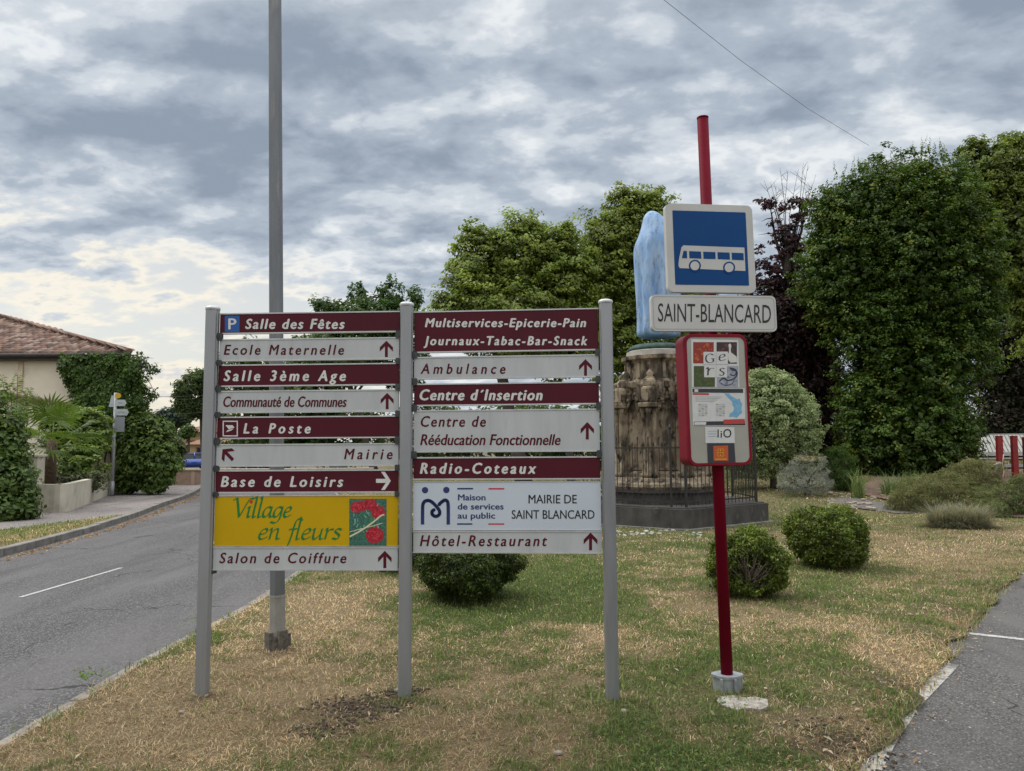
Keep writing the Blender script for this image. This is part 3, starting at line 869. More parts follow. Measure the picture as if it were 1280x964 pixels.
def asphalt(name, base, dark, patch, sc=1.0):
    m = bpy.data.materials.new(name); N, L, b = nodes(m)
    tc = N.new('ShaderNodeTexCoord'); b.inputs['Roughness'].default_value = .8; b.inputs['Specular IOR Level'].default_value = .3

    def nz(s, d=3, st=None):
        n = N.new('ShaderNodeTexNoise'); n.inputs['Scale'].default_value = s; n.inputs['Detail'].default_value = d; n.inputs['Roughness'].default_value = .65
        if st:
            q = N.new('ShaderNodeMapping'); q.inputs['Scale'].default_value = st; L.new(tc.outputs['Object'], q.inputs[0]); L.new(q.outputs[0], n.inputs['Vector'])
        else: L.new(tc.outputs['Object'], n.inputs['Vector'])
        return n

    def mix(a, c, fac, lo, hi):
        r = N.new('ShaderNodeMapRange'); r.inputs[1].default_value = lo; r.inputs[2].default_value = hi; L.new(fac, r.inputs[0])
        x = N.new('ShaderNodeMix'); x.data_type = 'RGBA'; L.new(r.outputs[0], x.inputs[0])
        if isinstance(a, tuple): x.inputs[6].default_value = (*a, 1)
        else: L.new(a, x.inputs[6])
        x.inputs[7].default_value = (*c, 1); return x.outputs[2]
    vo = N.new('ShaderNodeTexVoronoi'); vo.inputs['Scale'].default_value = 95 * sc; L.new(tc.outputs['Object'], vo.inputs['Vector'])
    sep = N.new('ShaderNodeSeparateColor'); L.new(vo.outputs['Color'], sep.inputs[0])
    c = mix(dark, base, sep.outputs[0], .15, .6)
    c = mix(c, tuple(min(1, q * 2.0) for q in base), sep.outputs[1], .86, .9)
    c = mix(c, patch, nz(.9, 5, (1, .25, 1)).outputs[0], .42, .72)
    c = mix(c, tuple(q * .62 for q in base), nz(.55, 4, (1.6, .12, 1)).outputs[0], .56, .7)
    c = mix(c, tuple(q * .4 for q in base), nz(16, 4).outputs[0], .66, .74)
    # hairline cracks, only here and there
    wn = nz(1.2, 4); wv = N.new('ShaderNodeVectorMath'); wv.operation = 'MULTIPLY_ADD'; wv.inputs[1].default_value = (.9, .9, 0); L.new(wn.outputs[1], wv.inputs[0]); L.new(tc.outputs['Object'], wv.inputs[2])
    vc = N.new('ShaderNodeTexVoronoi'); vc.feature = 'DISTANCE_TO_EDGE'; vc.inputs['Scale'].default_value = .45; L.new(wv.outputs[0], vc.inputs['Vector'])
    mk_ = N.new('ShaderNodeMapRange'); mk_.inputs[1].default_value = .50; mk_.inputs[2].default_value = .58; mk_.inputs[3].default_value = 0; mk_.inputs[4].default_value = .006; L.new(nz(.5, 2).outputs[0], mk_.inputs[0])
    lt_ = N.new('ShaderNodeMath'); lt_.operation = 'LESS_THAN'; L.new(vc.outputs['Distance'], lt_.inputs[0]); L.new(mk_.outputs[0], lt_.inputs[1])
    c = mix(c, tuple(q * .35 for q in base), lt_.outputs[0], 0, 1)
    L.new(c, b.inputs['Base Color'])
    bp = N.new('ShaderNodeBump'); bp.inputs['Distance'].default_value = .004; L.new(vo.outputs['Distance'], bp.inputs['Height'])
    n2 = nz(160, 4); ad = N.new('ShaderNodeMath'); ad.operation = 'ADD'; L.new(n2.outputs[0], ad.inputs[0]); L.new(vo.outputs['Distance'], ad.inputs[1]); L.new(ad.outputs[0], bp.inputs['Height'])
    L.new(bp.outputs[0], b.inputs['Normal'])
    return m


ASPH = asphalt('road_asphalt', (.098, .095, .098), (.036, .035, .037), (.135, .130, .132))
ASPH2 = asphalt('car_park_asphalt', (.102, .098, .096), (.036, .035, .035), (.13, .125, .12), 1.1)
KERB = mk('kerb_concrete', (.23, .22, .205), (.14, .13, .118), 5, .9, .006, c3=(.10, .09, .075), s3=2.5, l3=.55, h3=.7)
RZ = -.075
struct('road', strip(NEs, KFs if len(KFs) == len(NEs) else KFs[:len(NEs)], RZ, RZ, 'road', ASPH, 4))



def kerb(name, curve, w, z0, z1, seglen=1.0, jag=.004):
    """row of kerb stones along a curve, one mesh, with visible joints"""
    pts = [Vector((a, b, 0)) for a, b in curve]; L = [0]
    for i in range(1, len(pts)): L.append(L[-1] + (pts[i] - pts[i - 1]).length)

    def at(s_):
        for i in range(1, len(L)):
            if s_ <= L[i]: return pts[i - 1].lerp(pts[i], (s_ - L[i - 1]) / max(L[i] - L[i - 1], 1e-6))
        return pts[-1]
    mb = MB(); s_ = 0; r = random.Random(4)
    while s_ < L[-1] - .1:
        a, b = at(s_ + .006), at(min(s_ + seglen - .006, L[-1])); t = (b - a); ln = t.length; c = (a + b) / 2
        if c.y > -8: mb.box((c.x + r.uniform(-jag, jag), c.y, (z0 + z1) / 2 + r.uniform(-jag, jag)), (ln, w, z1 - z0), Matrix.Rotation(math.atan2(t.y, t.x), 3, 'Z'), .012)
        s_ += seglen
    return mb.mesh(name, KERB)


struct('kerb', kerb('kerb', offs(NEs, .055), .13, -.16, -.035, 1.0))
struct('kerb', kerb('kerb', offs(KFs, -.08), .17, -.16, .045, 1.0, .008))
PAINT = mk('road_paint', (.46, .455, .44), (.16, .155, .155), 45, .7, 0, lo=.48, hi=.62)
mb = MB()


def stripe(mb, pts, w, z):
    for k in range(len(pts) - 1):
        a, b = Vector(pts[k]), Vector(pts[k + 1]); t = (b - a).normalized(); q = Vector((-t.y, t.x)) * w / 2
        mb.add([(a.x - q.x, a.y - q.y, z), (b.x - q.x, b.y - q.y, z), (b.x + q.x, b.y + q.y, z), (a.x + q.x, a.y + q.y, z)], [(0, 1, 2, 3)])


a, b = G(25, 747, RZ), G(152, 710, RZ); c = a.lerp(b, .5); t = (b - a)
stripe(mb, [a.xy, b.xy], .055, RZ + .004)
for k in range(2, 8):
    i = [(-5.05, 13.2), (-5.45, 16), (-6.3, 20), (-7.0, 22.6), (-8.2, 27), (-9.4, 30.2)]
for (p_, q_) in (((-5.32, 13.0), (-5.75, 15.4)), ((-6.35, 18.2), (-7.1, 20.8)), ((-8.1, 24.2), (-9.3, 27)), ((-5.2, 3.5), (-5.2, 5.5))): stripe(mb, [p_, q_], .07, RZ + .004)
struct('road_marking', mb.mesh('road_marking', PAINT))
# right-hand car park
XR = [(-14, -17.6), (-4.5, -4.5), (-1.5, 0), (1.50, 3.55), (2.25, 4.5), (3.10, 5.55), (3.95, 6.6), (5.2, 8.1), (6.9, 9.9), (9.4, 11.6), (13, 13.6), (20, 15.6), (40, 17)]
XRs = spline(XR, 6)
mb = MB(); PZ = -.036
pp = [Vector((a, b, PZ)) for a, b in XRs]
v = [(q.x - .45, q.y + .2, PZ) for q in pp] + [(q.x + 60, -18 + (q.y + 17.6) * .85, PZ) for q in pp]
n = len(pp)
me = bpy.data.meshes.new('car_park'); me.from_pydata(v, [], [(i, n + i, n + i + 1, i + 1) for i in range(n - 1)]); me.materials.append(ASPH2); me.update(); struct('car_park', me)
WORN = mk('worn_paint', (.125, .12, .115), (.40, .385, .36), 34, .85, 0, lo=.36, hi=.52, c3=(.12, .115, .11), s3=7, l3=.54, h3=.64)
mb = MB(); ed = [(a + .12, b - .1) for a, b in XRs if 2.4 < b < 6.2]; stripe(mb, [G(1078, 975, PZ).xy, G(1106, 925, PZ).xy, G(1138, 880, PZ).xy, G(1188, 830, PZ).xy], .12, PZ + .004)
struct('edge_line', mb.mesh('edge_line', WORN))
mb = MB(); stripe(mb, [G(1200, 791, PZ).xy, G(1300, 802, PZ).xy], .075, PZ + .004); stripe(mb, [G(1268, 716, PZ).xy, G(1330, 722, PZ).xy], .08, PZ + .004); struct('bay_marking', mb.mesh('bay_marking', PAINT))

# lawn: greenness field, patches placed where the lawn is green or scorched
PATCH = []
for (x, y, rx, ry, w) in ((620, 745, 110, 30, .5), (700, 715, 70, 30, .45), (590, 790, 90, 25, .35), (690, 700, 80, 30, .2), (850, 950, 170, 22, .55), (900, 820, 60, 18, .3), (1010, 800, 60, 16, .3), (480, 822, 80, 10, .45), (790, 905, 60, 14, .45),
                          (840, 690, 60, 20, .25), (980, 640, 60, 12, .2), (1040, 740, 60, 12, .2), (930, 900, 70, 14, .35), (560, 850, 40, 14, .2), (660, 830, 70, 14, .3), (450, 905, 60, 10, .15), (160, 838, 40, 5, .2), (1000, 870, 40, 12, .2),
                          (400, 780, 100, 35, -.6), (390, 745, 70, 20, -.4), (200, 920, 260, 60, -.4), (310, 850, 120, 40, -.35), (740, 795, 50, 16, -.45), (600, 920, 90, 18, -.35), (560, 950, 150, 14, -.25), (1180, 690, 100, 30, -.5), (1110, 820, 50, 30, -.35), (860, 745, 60, 14, -.3), (950, 780, 60, 10, -.3),
                          (1240, 665, 80, 14, -.4), (1020, 915, 70, 30, -.4), (690, 935, 60, 16, -.2), (1100, 660, 60, 10, -.2)):
    c = G(x, y); d = c.y; PATCH.append((c.x, c.y, rx * d / FPX, ry * d * d / (FPX * CAMH), w))


def green(x, y):
    g = .46 + .9 * (fbm(x * .9 + 3, y * .9, 1, 4) - .5) + 1.3 * (fbm(x * 4, y * 4, 5, 4) - .5)
    for (cx, cy, rx, ry, w) in PATCH: g = g + w * np.exp(-((x - cx) / rx) ** 2 - ((y - cy) / ry) ** 2)
    g = g - .12 * ss(14, 30, y) * 0
    return np.clip(g, 0, 1)


SOIL = []
for (x, y, rx, ry, w) in ((450, 885, 62, 16, .75), (400, 915, 50, 9, .5), (505, 866, 25, 6, .7), (1045, 925, 60, 30, .8), (1115, 860, 45, 26, .65), (1180, 800, 25, 16, .6), (1210, 770, 25, 18, .5), (1255, 735, 30, 12, .5), (245, 875, 20, 8, .5), (346, 815, 22, 5, .6), (770, 862, 18, 5, .4)):
    c = G(x, y); d = c.y; SOIL.append((c.x, c.y, rx * d / FPX, ry * d * d / (FPX * CAMH), w))


def soil(x, y):
    s_ = 0
    for (cx, cy, rx, ry, w) in SOIL: s_ = s_ + w * np.exp(-((x - cx) / rx) ** 2 - ((y - cy) / ry) ** 2)
    return np.clip(s_ * (.35 + 1.3 * fbm(x * 5, y * 5, 31, 3)), 0, 1)


def lawn_z(x, y): return rise(x, y) + .03 * (fbm(x * 1.3, y * 1.3, 9, 3) - .5) + .012 * (fbm(x * 9, y * 9, 3, 2) - .5)


DRYC = np.array([.44, .34, .20]); GRC = np.array([.12, .155, .05]); SOILC = np.array([.085, .06, .042])
nex = np.array(NEs); xrx = np.array(XRs)
YR = np.concatenate([np.linspace(-2, 14, 150), np.linspace(14.2, 75, 60)])
Lx = np.interp(YR, nex[:, 1], nex[:, 0]) + .11 * 0 + .12
Rx = np.where(YR < 16.9, np.interp(YR, xrx[:, 1], xrx[:, 0]), 40 + (YR - 16.9) * .8)
NX = 170
tt = np.linspace(0, 1, NX)
# finer towards the left and middle
wj = (vnoise(YR * 3.1, YR * 0 + 2, 4) - .5) * .13 + (vnoise(YR * 11, YR * 0 + 2, 14) - .5) * .10
Xg = Lx[:, None] + (Rx + wj - Lx)[:, None] * tt[None, :]
Yg = np.repeat(YR[:, None], NX, 1)
Zg = lawn_z(Xg, Yg) + .0
edge = np.minimum(1, np.minimum(tt, 1 - tt) * (Rx - Lx)[:, None] / .25)
Zg = Zg * edge + (1 - edge) * (-.012 + rise(Xg, Yg)) - .004 * 0
g = green(Xg, Yg); s_ = soil(Xg, Yg)
C = DRYC * (1 - g[..., None]) + GRC * g[..., None]; C = C * .44
C = C * (1 - s_[..., None]) + SOILC * s_[..., None]
idx = np.arange(len(YR) * NX).reshape(len(YR), NX)
quads = np.stack([idx[:-1, :-1], idx[:-1, 1:], idx[1:, 1:], idx[1:, :-1]], -1).reshape(-1, 4)


def groundmat(name, attr=True, c1=None, c2=None):
    m = bpy.data.materials.new(name); N, L, b = nodes(m); b.inputs['Roughness'].default_value = .95; b.inputs['Specular IOR Level'].default_value = .15
    tc = N.new('ShaderNodeTexCoord')
    if attr:
        a = N.new('ShaderNodeAttribute'); a.attribute_name = 'Col'; src = a.outputs['Color']
    else:
        n0 = N.new('ShaderNodeTexNoise'); n0.inputs['Scale'].default_value = .25; n0.inputs['Detail'].default_value = 6; L.new(tc.outputs['Object'], n0.inputs['Vector'])
        x = N.new('ShaderNodeMix'); x.data_type = 'RGBA'; x.inputs[6].default_value = (*c1, 1); x.inputs[7].default_value = (*c2, 1); L.new(n0.outputs[0], x.inputs[0]); src = x.outputs[2]
    n = N.new('ShaderNodeTexNoise'); n.inputs['Scale'].default_value = 60; n.inputs['Detail'].default_value = 6; n.inputs['Roughness'].default_value = .75; L.new(tc.outputs['Object'], n.inputs['Vector'])
    r = N.new('ShaderNodeMapRange'); r.inputs[1].default_value = .3; r.inputs[2].default_value = .7; r.inputs[3].default_value = .45; r.inputs[4].default_value = 1.55; L.new(n.outputs[0], r.inputs[0])
    vm = N.new('ShaderNodeVectorMath'); vm.operation = 'SCALE'; L.new(src, vm.inputs[0]); L.new(r.outputs[0], vm.inputs['Scale']); L.new(vm.outputs[0], b.inputs['Base Color'])
    bp = N.new('ShaderNodeBump'); bp.inputs['Distance'].default_value = .02; L.new(n.outputs[0], bp.inputs['Height']); L.new(bp.outputs[0], b.inputs['Normal'])
    return m


LM = groundmat('lawn_soil')
me = npmesh('lawn', np.stack([Xg, Yg, Zg], -1).reshape(-1, 3), quads, C.reshape(-1, 3), LM); me.polygons.foreach_set('use_smooth', [True] * len(me.polygons))
struct('lawn', me)
# wide ground to the horizon
ys = np.array([-400, -60, -18, 0, 8, 12, 16, 20, 24, 28, 32, 36, 40, 60, 90, 200, 500, 1500.]); xs = np.array([-1500, -300, -80, -30, -12, 0, 2, 4, 6, 8, 10, 14, 20, 40, 120, 400, 1500.])
XX, YY = np.meshgrid(xs, ys); ZZ = rise(XX, YY) - .16 - 0 * XX
idx = np.arange(XX.size).reshape(XX.shape); quads = np.stack([idx[:-1, :-1], idx[:-1, 1:], idx[1:, 1:], idx[1:, :-1]], -1).reshape(-1, 4)
struct('ground', npmesh('ground', np.stack([XX, YY, ZZ], -1).reshape(-1, 3), quads, None, groundmat('far_ground', False, (.13, .12, .055), (.17, .14, .08))))

# ---- grass blades
def blades(x, y, z, h, w, col, rng, flat):
    N = len(x); a = rng.random(N) * 6.283; tilt = flat
    d = np.stack([np.cos(a), np.sin(a), 0 * a], 1); sd = np.stack([-np.sin(a), np.cos(a), 0 * a], 1)
    b = np.stack([x, y, z - .004], 1)
    up = np.array([0, 0, 1.])
    m = b + (d * np.sin(tilt)[:, None] * .5 + up * np.cos(tilt)[:, None] * .6) * h[:, None]
    t2 = np.clip(tilt + .55, 0, 1.65); t = m + (d * np.sin(t2)[:, None] + up * np.cos(t2)[:, None]) * h[:, None] * .5
    W = (w[:, None] * .5) * sd
    v = np.stack([b - W, b + W, m + W * .8, m - W * .8, t], 1).reshape(-1, 3)
    i = np.arange(N)[:, None] * 5
    tr = np.concatenate([i + [[0, 1, 2]], i + [[0, 2, 3]], i + [[3, 2, 4]]], 1).reshape(-1, 3)
    return v, tr, np.repeat(col, 5, 0)


def grass(name, y0, y1, dens, hmul, wmul, seed, xl=None, xr=None, zfn=None, gfn=None, label=None):
    rng = np.random.default_rng(seed)
    xa = np.interp(np.linspace(y0, y1, 20), nex[:, 1], nex[:, 0]).min() if xl is None else xl
    xa = max(xa, -(y1 * .75 + .3)); xb = y1 * .75 + .3 if xr is None else xr
    n = int((xb - xa) * (y1 - y0) * dens); x = rng.uniform(xa, xb, n); y = rng.uniform(y0, y1, n)
    keep = (np.abs(x) < y * .74 + .3)
    if xl is None:
        lim = np.interp(y, nex[:, 1], nex[:, 0]) + .10; r_ = np.where(y < 16.9, np.interp(y, xrx[:, 1], xrx[:, 0]) + (vnoise(y * 3.1, y * 0 + 2, 4) - .5) * .13 + rng.normal(.0, .035, len(y)), 99)
        keep &= (x > lim) & (x < r_)
    x, y = x[keep], y[keep]
    g = (gfn or green)(x, y); ok_ = ~np.isnan(g); x, y, g = x[ok_], y[ok_], g[ok_]; so = soil(x, y) if xl is None else 0 * x
    clump = fbm(x * 14, y * 14, 71, 2)
    k2 = rng.random(len(x)) > so * .93
    k2 &= rng.random(len(x)) < .35 + 1.1 * clump
    x, y, g, clump = x[k2], y[k2], g[k2], clump[k2]
    z = (zfn or lawn_z)(x, y)
    isg = rng.random(len(x)) < np.clip(g * 1.25 - .12 + (clump - .5) * 1.2, .03, .95)
    N = len(x)
    dry = palette([(.60, .48, .30), (.46, .34, .20), (.72, .62, .43), (.32, .22, .125), (.54, .41, .25), (.22, .155, .09)], N, rng)
    gr = palette([(.12, .175, .045), (.17, .22, .06), (.075, .12, .032), (.25, .28, .11), (.14, .19, .055)], N, rng)
    col = np.where(isg[:, None], gr, dry) * rng.uniform(.6, 1.3, (N, 1))
    br = .80 + .42 * ss(.35, .62, fbm(x * .8 + 40, y * .8, 55, 3)) ; br = br * (.90 + .16 * ss(3.5, 6.5, y)); col = np.where(isg[:, None], col * (.85 + .25 * ss(3.5, 6.5, y))[:, None], col * br[:, None] * np.array([1.0, .97, .93]))
    h = np.where(isg, rng.uniform(.018, .05, N), rng.uniform(.02, .06, N)) * hmul * (.6 + .9 * clump)
    w = np.where(isg, .0034, .0026) * wmul * rng.uniform(.7, 1.4, N)
    tilt = np.where(isg, rng.uniform(.15, 1.2, N), rng.uniform(.7, 1.5, N))
    o = struct(name, npmesh(name, *blades(x, y, z, h, w, col, rng, tilt), GRASSM), 'stuff')
    o['label'] = label or 'short patchy green and straw coloured grass on the verge'; o['category'] = 'grass'
    return N


GRASSM = leafmat('grass_blade', .25, .75, .15)
n1_ = grass('grass', 2.9, 4.6, 9500, 1.0, 1.0, 1)
n2_ = grass('grass', 4.6, 7, 5200, 1.05, 1.3, 2)
n3_ = grass('grass', 7, 11, 2400, 1.1, 1.8, 3)
n4_ = grass('grass', 11, 18, 800, 1.2, 3.0, 4)
n5_ = grass('grass', 18, 40, 120, 1.5, 7, 5)

# clover and small broad leaves in the greener patches
rng = np.random.default_rng(44); N = 60000; yy = 2.9 + 7 * rng.random(N) ** 1.3; xx = rng.uniform(-1, 1, N) * (yy * .74)
k = (rng.random(N) < (green(xx, yy) - .45) * 1.5) & (vnoise(xx * 2.2, yy * 2.2, 91) > .45) & (xx > np.interp(yy, nex[:, 1], nex[:, 0]) + .12) & (xx < np.interp(yy, xrx[:, 1], xrx[:, 0]) - .05)
xx, yy = xx[k], yy[k]; N = len(xx)
struct('clover', npmesh('clover', *leaf_arrays(np.stack([xx, yy, lawn_z(xx, yy) + rng.uniform(.006, .03, N)], 1), np.array([0, 0, 1.]) + rng.normal(size=(N, 3)) * .4, rng.normal(size=(N, 3)), rng.uniform(.010, .022, N), palette([(.085, .15, .035), (.12, .19, .05), (.06, .11, .03)], N, rng), .85), GRASSM), 'stuff', 'low clover and small broad-leaved weeds in the green patches of the lawn', 'clover')
# tall stray stalks along the edges
rng = np.random.default_rng(77)
N = 160; yy = rng.uniform(3.4, 12, N); xx = np.interp(yy, nex[:, 1], nex[:, 0]) + rng.uniform(-.02, .3, N)
N2 = 1500; y2 = rng.uniform(3.4, 12, N2); x2 = np.interp(y2, xrx[:, 1], xrx[:, 0]) - np.abs(rng.normal(.0, .18, N2)) + .10
xx = np.concatenate([xx, x2]); yy = np.concatenate([yy, y2])
x3 = np.concatenate([np.repeat([p.x for p in posts], 60) + rng.normal(0, .05, 180)]); y3 = np.concatenate([np.repeat([p.y for p in posts], 60) + rng.normal(-.02, .05, 180)])
xx = np.concatenate([xx, x3]); yy = np.concatenate([yy, y3]); N = len(xx)
col = palette([(.48, .38, .22), (.40, .30, .16), (.13, .19, .05), (.2, .24, .08)], N, rng)
o = struct('grass', npmesh('grass', *blades(xx, yy, lawn_z(xx, yy) - .02, rng.uniform(.03, .10, N), rng.uniform(.003, .005, N), col, rng, rng.uniform(.1, .9, N)), GRASSM), 'stuff', 'taller grass tufts along the kerb, the car park edge and the sign posts', 'grass')

# litter of dry leaves, clods, gravel
rng = np.random.default_rng(5); N = 9000
yy = 3.2 + 9 * rng.random(N) ** 1.6; xx = rng.uniform(-1, 1, N) * (yy * .72)
wgt = .10 + .9 * soil(xx, yy); xe = np.interp(yy, xrx[:, 1], xrx[:, 0]); wgt += .8 * np.exp(-((xx - xe + .12) / .22) ** 2)
k = (rng.random(N) < wgt) & (xx > np.interp(yy, nex[:, 1], nex[:, 0]) + .05) & (xx < xe + .3)
xx, yy, xe = xx[k], yy[k], xe[k]; N = len(xx)
col = palette([(.34, .22, .12), (.45, .33, .2), (.2, .12, .07), (.5, .42, .3), (.12, .08, .05)], N, rng)
o = struct('fallen_leaves', npmesh('fallen_leaves', *leaf_arrays(np.stack([xx, yy, np.where(xx < xe - .05, lawn_z(xx, yy) + .015, PZ + .012)], 1), np.array([0, 0, 1.]) + rng.normal(size=(N, 3)) * .35, rng.normal(size=(N, 3)), rng.uniform(.015, .055, N), col, .4), GRASSM), 'stuff', 'dry leaf litter and bits of straw scattered over the lawn', 'leaves')
rng = random.Random(12); mb = MB()
CL = mk('clod', (.075, .055, .038), (.035, .026, .019), 30, .95)
for k in range(900):
    c = rng.choice(SOIL[:4] + SOIL[:1] * 3); x = rng.gauss(c[0], c[2] * .6); y = rng.gauss(c[1], c[3] * .6); r = rng.uniform(.003, .011)
    if float(soil(np.array([x]), np.array([y]))[0]) < .2: continue
    mb.box((x, y, float(lawn_z(x, y)) + r * .3), (r * 2, r * rng.uniform(1, 2), r * rng.uniform(.8, 1.4)), Matrix.Rotation(rng.random() * 3, 3, 'Z') @ Matrix.Rotation(rng.random(), 3, 'X'))
struct('soil_clods', mb.mesh('soil_clods', CL), 'stuff', 'crumbs of dark bare earth in front of the middle sign post', 'soil')
mb = MB()
for k in range(260):
    y = rng.uniform(3.4, 6.5); x = np.interp(y, xrx[:, 1], xrx[:, 0]) + rng.gauss(.1, .35); r = rng.uniform(.002, .008)
    mb.box((x, y, (PZ if x > np.interp(y, xrx[:, 1], xrx[:, 0]) else 0.0) + r * .5), (r * 2, r * 1.5, r), Matrix.Rotation(rng.random() * 3, 3, 'Z'))
struct('gravel', mb.mesh('gravel', mk('grit', (.4, .37, .33), (.2, .18, .16), 40, .9)), 'stuff', 'fine grit strewn along the edge of the car park', 'gravel')
ST = mk('pale_stone', (.30, .26, .21), (.18, .155, .13), 40, .9)
for (x, y, r, lab) in ((91, 0, 0, None), (227, 889, .020, 'small grey stone lying in dry grass by the left sign post'), (698, 940, .022, 'flat tan stone on the lawn near the bottom of the picture'), (497, 862, .022, 'round pale pebble against the foot of the middle sign post'), (780, 888, .022, 'small tan stone in the grass near the right sign post')):
    if not lab: continue
    c = G(x, y, .02); mb = MB(); mb.lathe([(r * .5, -r * .5), (r, -.1 * r), (r * .9, r * .35), (r * .45, r * .6), (.0005, r * .55)], (c.x, c.y, .014), 6, 1.2, .8, .4, smooth=False)
    o = bpy.data.objects.new('stone', mb.mesh('stone', ST, (c.x, c.y, 0))); o.location = (c.x, c.y, 0); COL.objects.link(o); o['label'] = lab; o['category'] = 'stone'
# weeds on the kerb
for (x, y, n, h, lab) in ((112, 852, 14, .06, 'bright green broad-leaved weed growing at the kerb'), (243, 781, 9, .05, 'small green weed at the kerb just left of the sign')):
    c = G(x, y); rng_ = np.random.default_rng(x); N = n * 3
    pos = np.array([c.x, c.y, .02]) + np.stack([rng_.normal(0, .05, N), rng_.normal(0, .05, N), rng_.uniform(0, h, N)], 1)
    th = Thing('weed', lab, 'weed', (c.x, c.y, 0))
    th.leaves('leaves', leaf_arrays(pos, rng_.normal(size=(N, 3)) * .5 + [0, 0, 1], rng_.normal(size=(N, 3)), rng_.uniform(.02, .045, N), palette([(.07, .14, .025), (.12, .19, .04)], N, rng_)), LEAF)

# ================================================================== left side of the road
SWZ = .03
L1 = offs(KFs, -.165); L2 = offs(KFs, -2.3); L3 = offs(KFs, -6.5)
PAVE = asphalt('pavement_grit', (.21, .19, .185), (.10, .09, .088), (.25, .22, .205), .7)
seg = [i for i, q in enumerate(KFs) if 15.2 < q[1] < 62]
struct('pavement', strip([L1[i] for i in seg], [L3[i] for i in seg], SWZ - .004, SWZ - .004, 'pavement', PAVE, 4))
seg = [i for i, q in enumerate(KFs) if q[1] < 18.8]
vz = [L1[i] for i in seg]; vw = [L2[i] for i in seg]
vw = [(a[0] + max(0, (b[1] - 13.4) / 5.0) * (b[0] + .1 - a[0]) if b[1] > 13.4 else a[0], a[1]) for a, b in zip(vw, vz)]
struct('verge', strip(vz, vw, SWZ, SWZ, 'verge', groundmat('verge_soil', False, (.13, .11, .05), (.24, .18, .09)), 3))
seg2 = [i for i, q in enumerate(KFs) if -19 < q[1] < 16.5]
struct('pavement', strip([L2[i] for i in seg2], [L3[i] for i in seg2], SWZ - .008, SWZ - .008, 'pavement', PAVE, 3))
grass('grass', 10, 18.5, 900, 1.5, 3.2, 21, -11.5, -8.2, lambda x, y: SWZ + 0 * x, lambda x, y: np.where((x > np.interp(y, np.array(KFs)[:, 1], np.array(KFs)[:, 0]) - .9), .45, .85) * np.where((x > np.interp(y, np.array(KFs)[:, 1], np.array(KFs)[:, 0]) - 2.3 + np.clip((y - 13.4) / 5, 0, 1) * 2.1) & (x < np.interp(y, np.array(KFs)[:, 1], np.array(KFs)[:, 0]) - .2), 1, np.nan), 'strip of short grass between the far kerb and the pavement')
rng = np.random.default_rng(8); N = 900; yy = rng.uniform(9, 30, N); kx = np.interp(yy, np.array(KFs)[:, 1], np.array(KFs)[:, 0])
xx = kx + .14 + np.abs(rng.normal(0, .12, N)) + .02
struct('fallen_leaves', npmesh('fallen_leaves', *leaf_arrays(np.stack([xx, yy, 0 * xx + RZ + .012], 1), np.array([0, 0, 1.]) + rng.normal(size=(N, 3)) * .3, rng.normal(size=(N, 3)), rng.uniform(.04, .1, N), palette([(.32, .2, .1), (.42, .3, .17), (.2, .13, .08)], N, rng), .4), GRASSM), 'stuff', 'brown leaves gathered in the gutter along the far kerb', 'leaves')

RENDER = mk('wall_render', (.80, .74, .62), (.75, .68, .56), 2.2, .9, .004, c3=(.36, .28, .19), s3=1.2, l3=.6, h3=.85)
WALLC = mk('planter_render', (.58, .54, .45), (.48, .45, .37), 3, .9, .004, c3=(.26, .24, .19), s3=1.7, l3=.55, h3=.8)
SOILM = mk('garden_soil', (.10, .07, .05), (.05, .035, .025), 9, .95, .02)


def wallpath(mb, pts, w, z0, z1):
    for k in range(len(pts) - 1):
        a, b = Vector((*pts[k], 0)), Vector((*pts[k + 1], 0)); t = (b - a).normalized(); q = Vector((-t.y, t.x, 0)) * w
        mb.prism([(a.x, a.y), (b.x, b.y), (b.x + q.x, b.y + q.y), (a.x + q.x, a.y + q.y)], z0, z1)


g1, g2, g3, g4 = G(43, 640, SWZ), G(80, 640, SWZ), G(104, 632, SWZ), G(131, 621, SWZ)
pw = [(g1.x, g1.y), (g2.x, g2.y), (g3.x, g3.y), (g4.x, g4.y)]; pws = spline(pw, 6)
wl = Thing('planter_wall', 'low curved cream rendered wall holding the garden across the road', 'wall', (pw[0][0], pw[0][1], 0))
mb = MB(); wallpath(mb, pws, .2, 0, .74); wallpath(mb, [(pw[0][0] - 3.5, pw[0][1] + .3), (pw[0][0] + .05, pw[0][1] + .001)], .2, 0, .742); wallpath(mb, [(pw[-1][0] - .01, pw[-1][1]), (pw[-1][0] - 1.2, pw[-1][1] + 4)], .2, 0, .741)
wl.part('wall', mb, WALLC)
mb = MB(); a = G(38, 640, SWZ); mb.box((a.x, a.y + .1, .72), (.32, .32, 1.44), None, .01); mb.box((a.x, a.y + .1, 1.48), (.4, .4, .07), None, .015); wl.part('pier', mb, WALLC)
mb = MB(); mb.prism([(pw[0][0] - 3, pw[0][1] + .5), (pw[0][0] + .1, pw[0][1] + .25), (pw[1][0] - .3, pw[1][1] + .25), (pw[2][0] - .3, pw[2][1] + .1), (pw[3][0] - .3, pw[3][1] + .1), (pw[3][0] - 1.3, 26.5), (-26, 26.5), (-26, 20)], 0, .62)
struct('garden_soil', mb.mesh('garden_soil', SOILM))

# house
TILE = bpy.data.materials.new('roof_tile'); N_, L_, b_ = nodes(TILE); b_.inputs['Roughness'].default_value = .85
a_ = N_.new('ShaderNodeAttribute'); a_.attribute_name = 'Col'; L_.new(a_.outputs['Color'], b_.inputs['Base Color'])


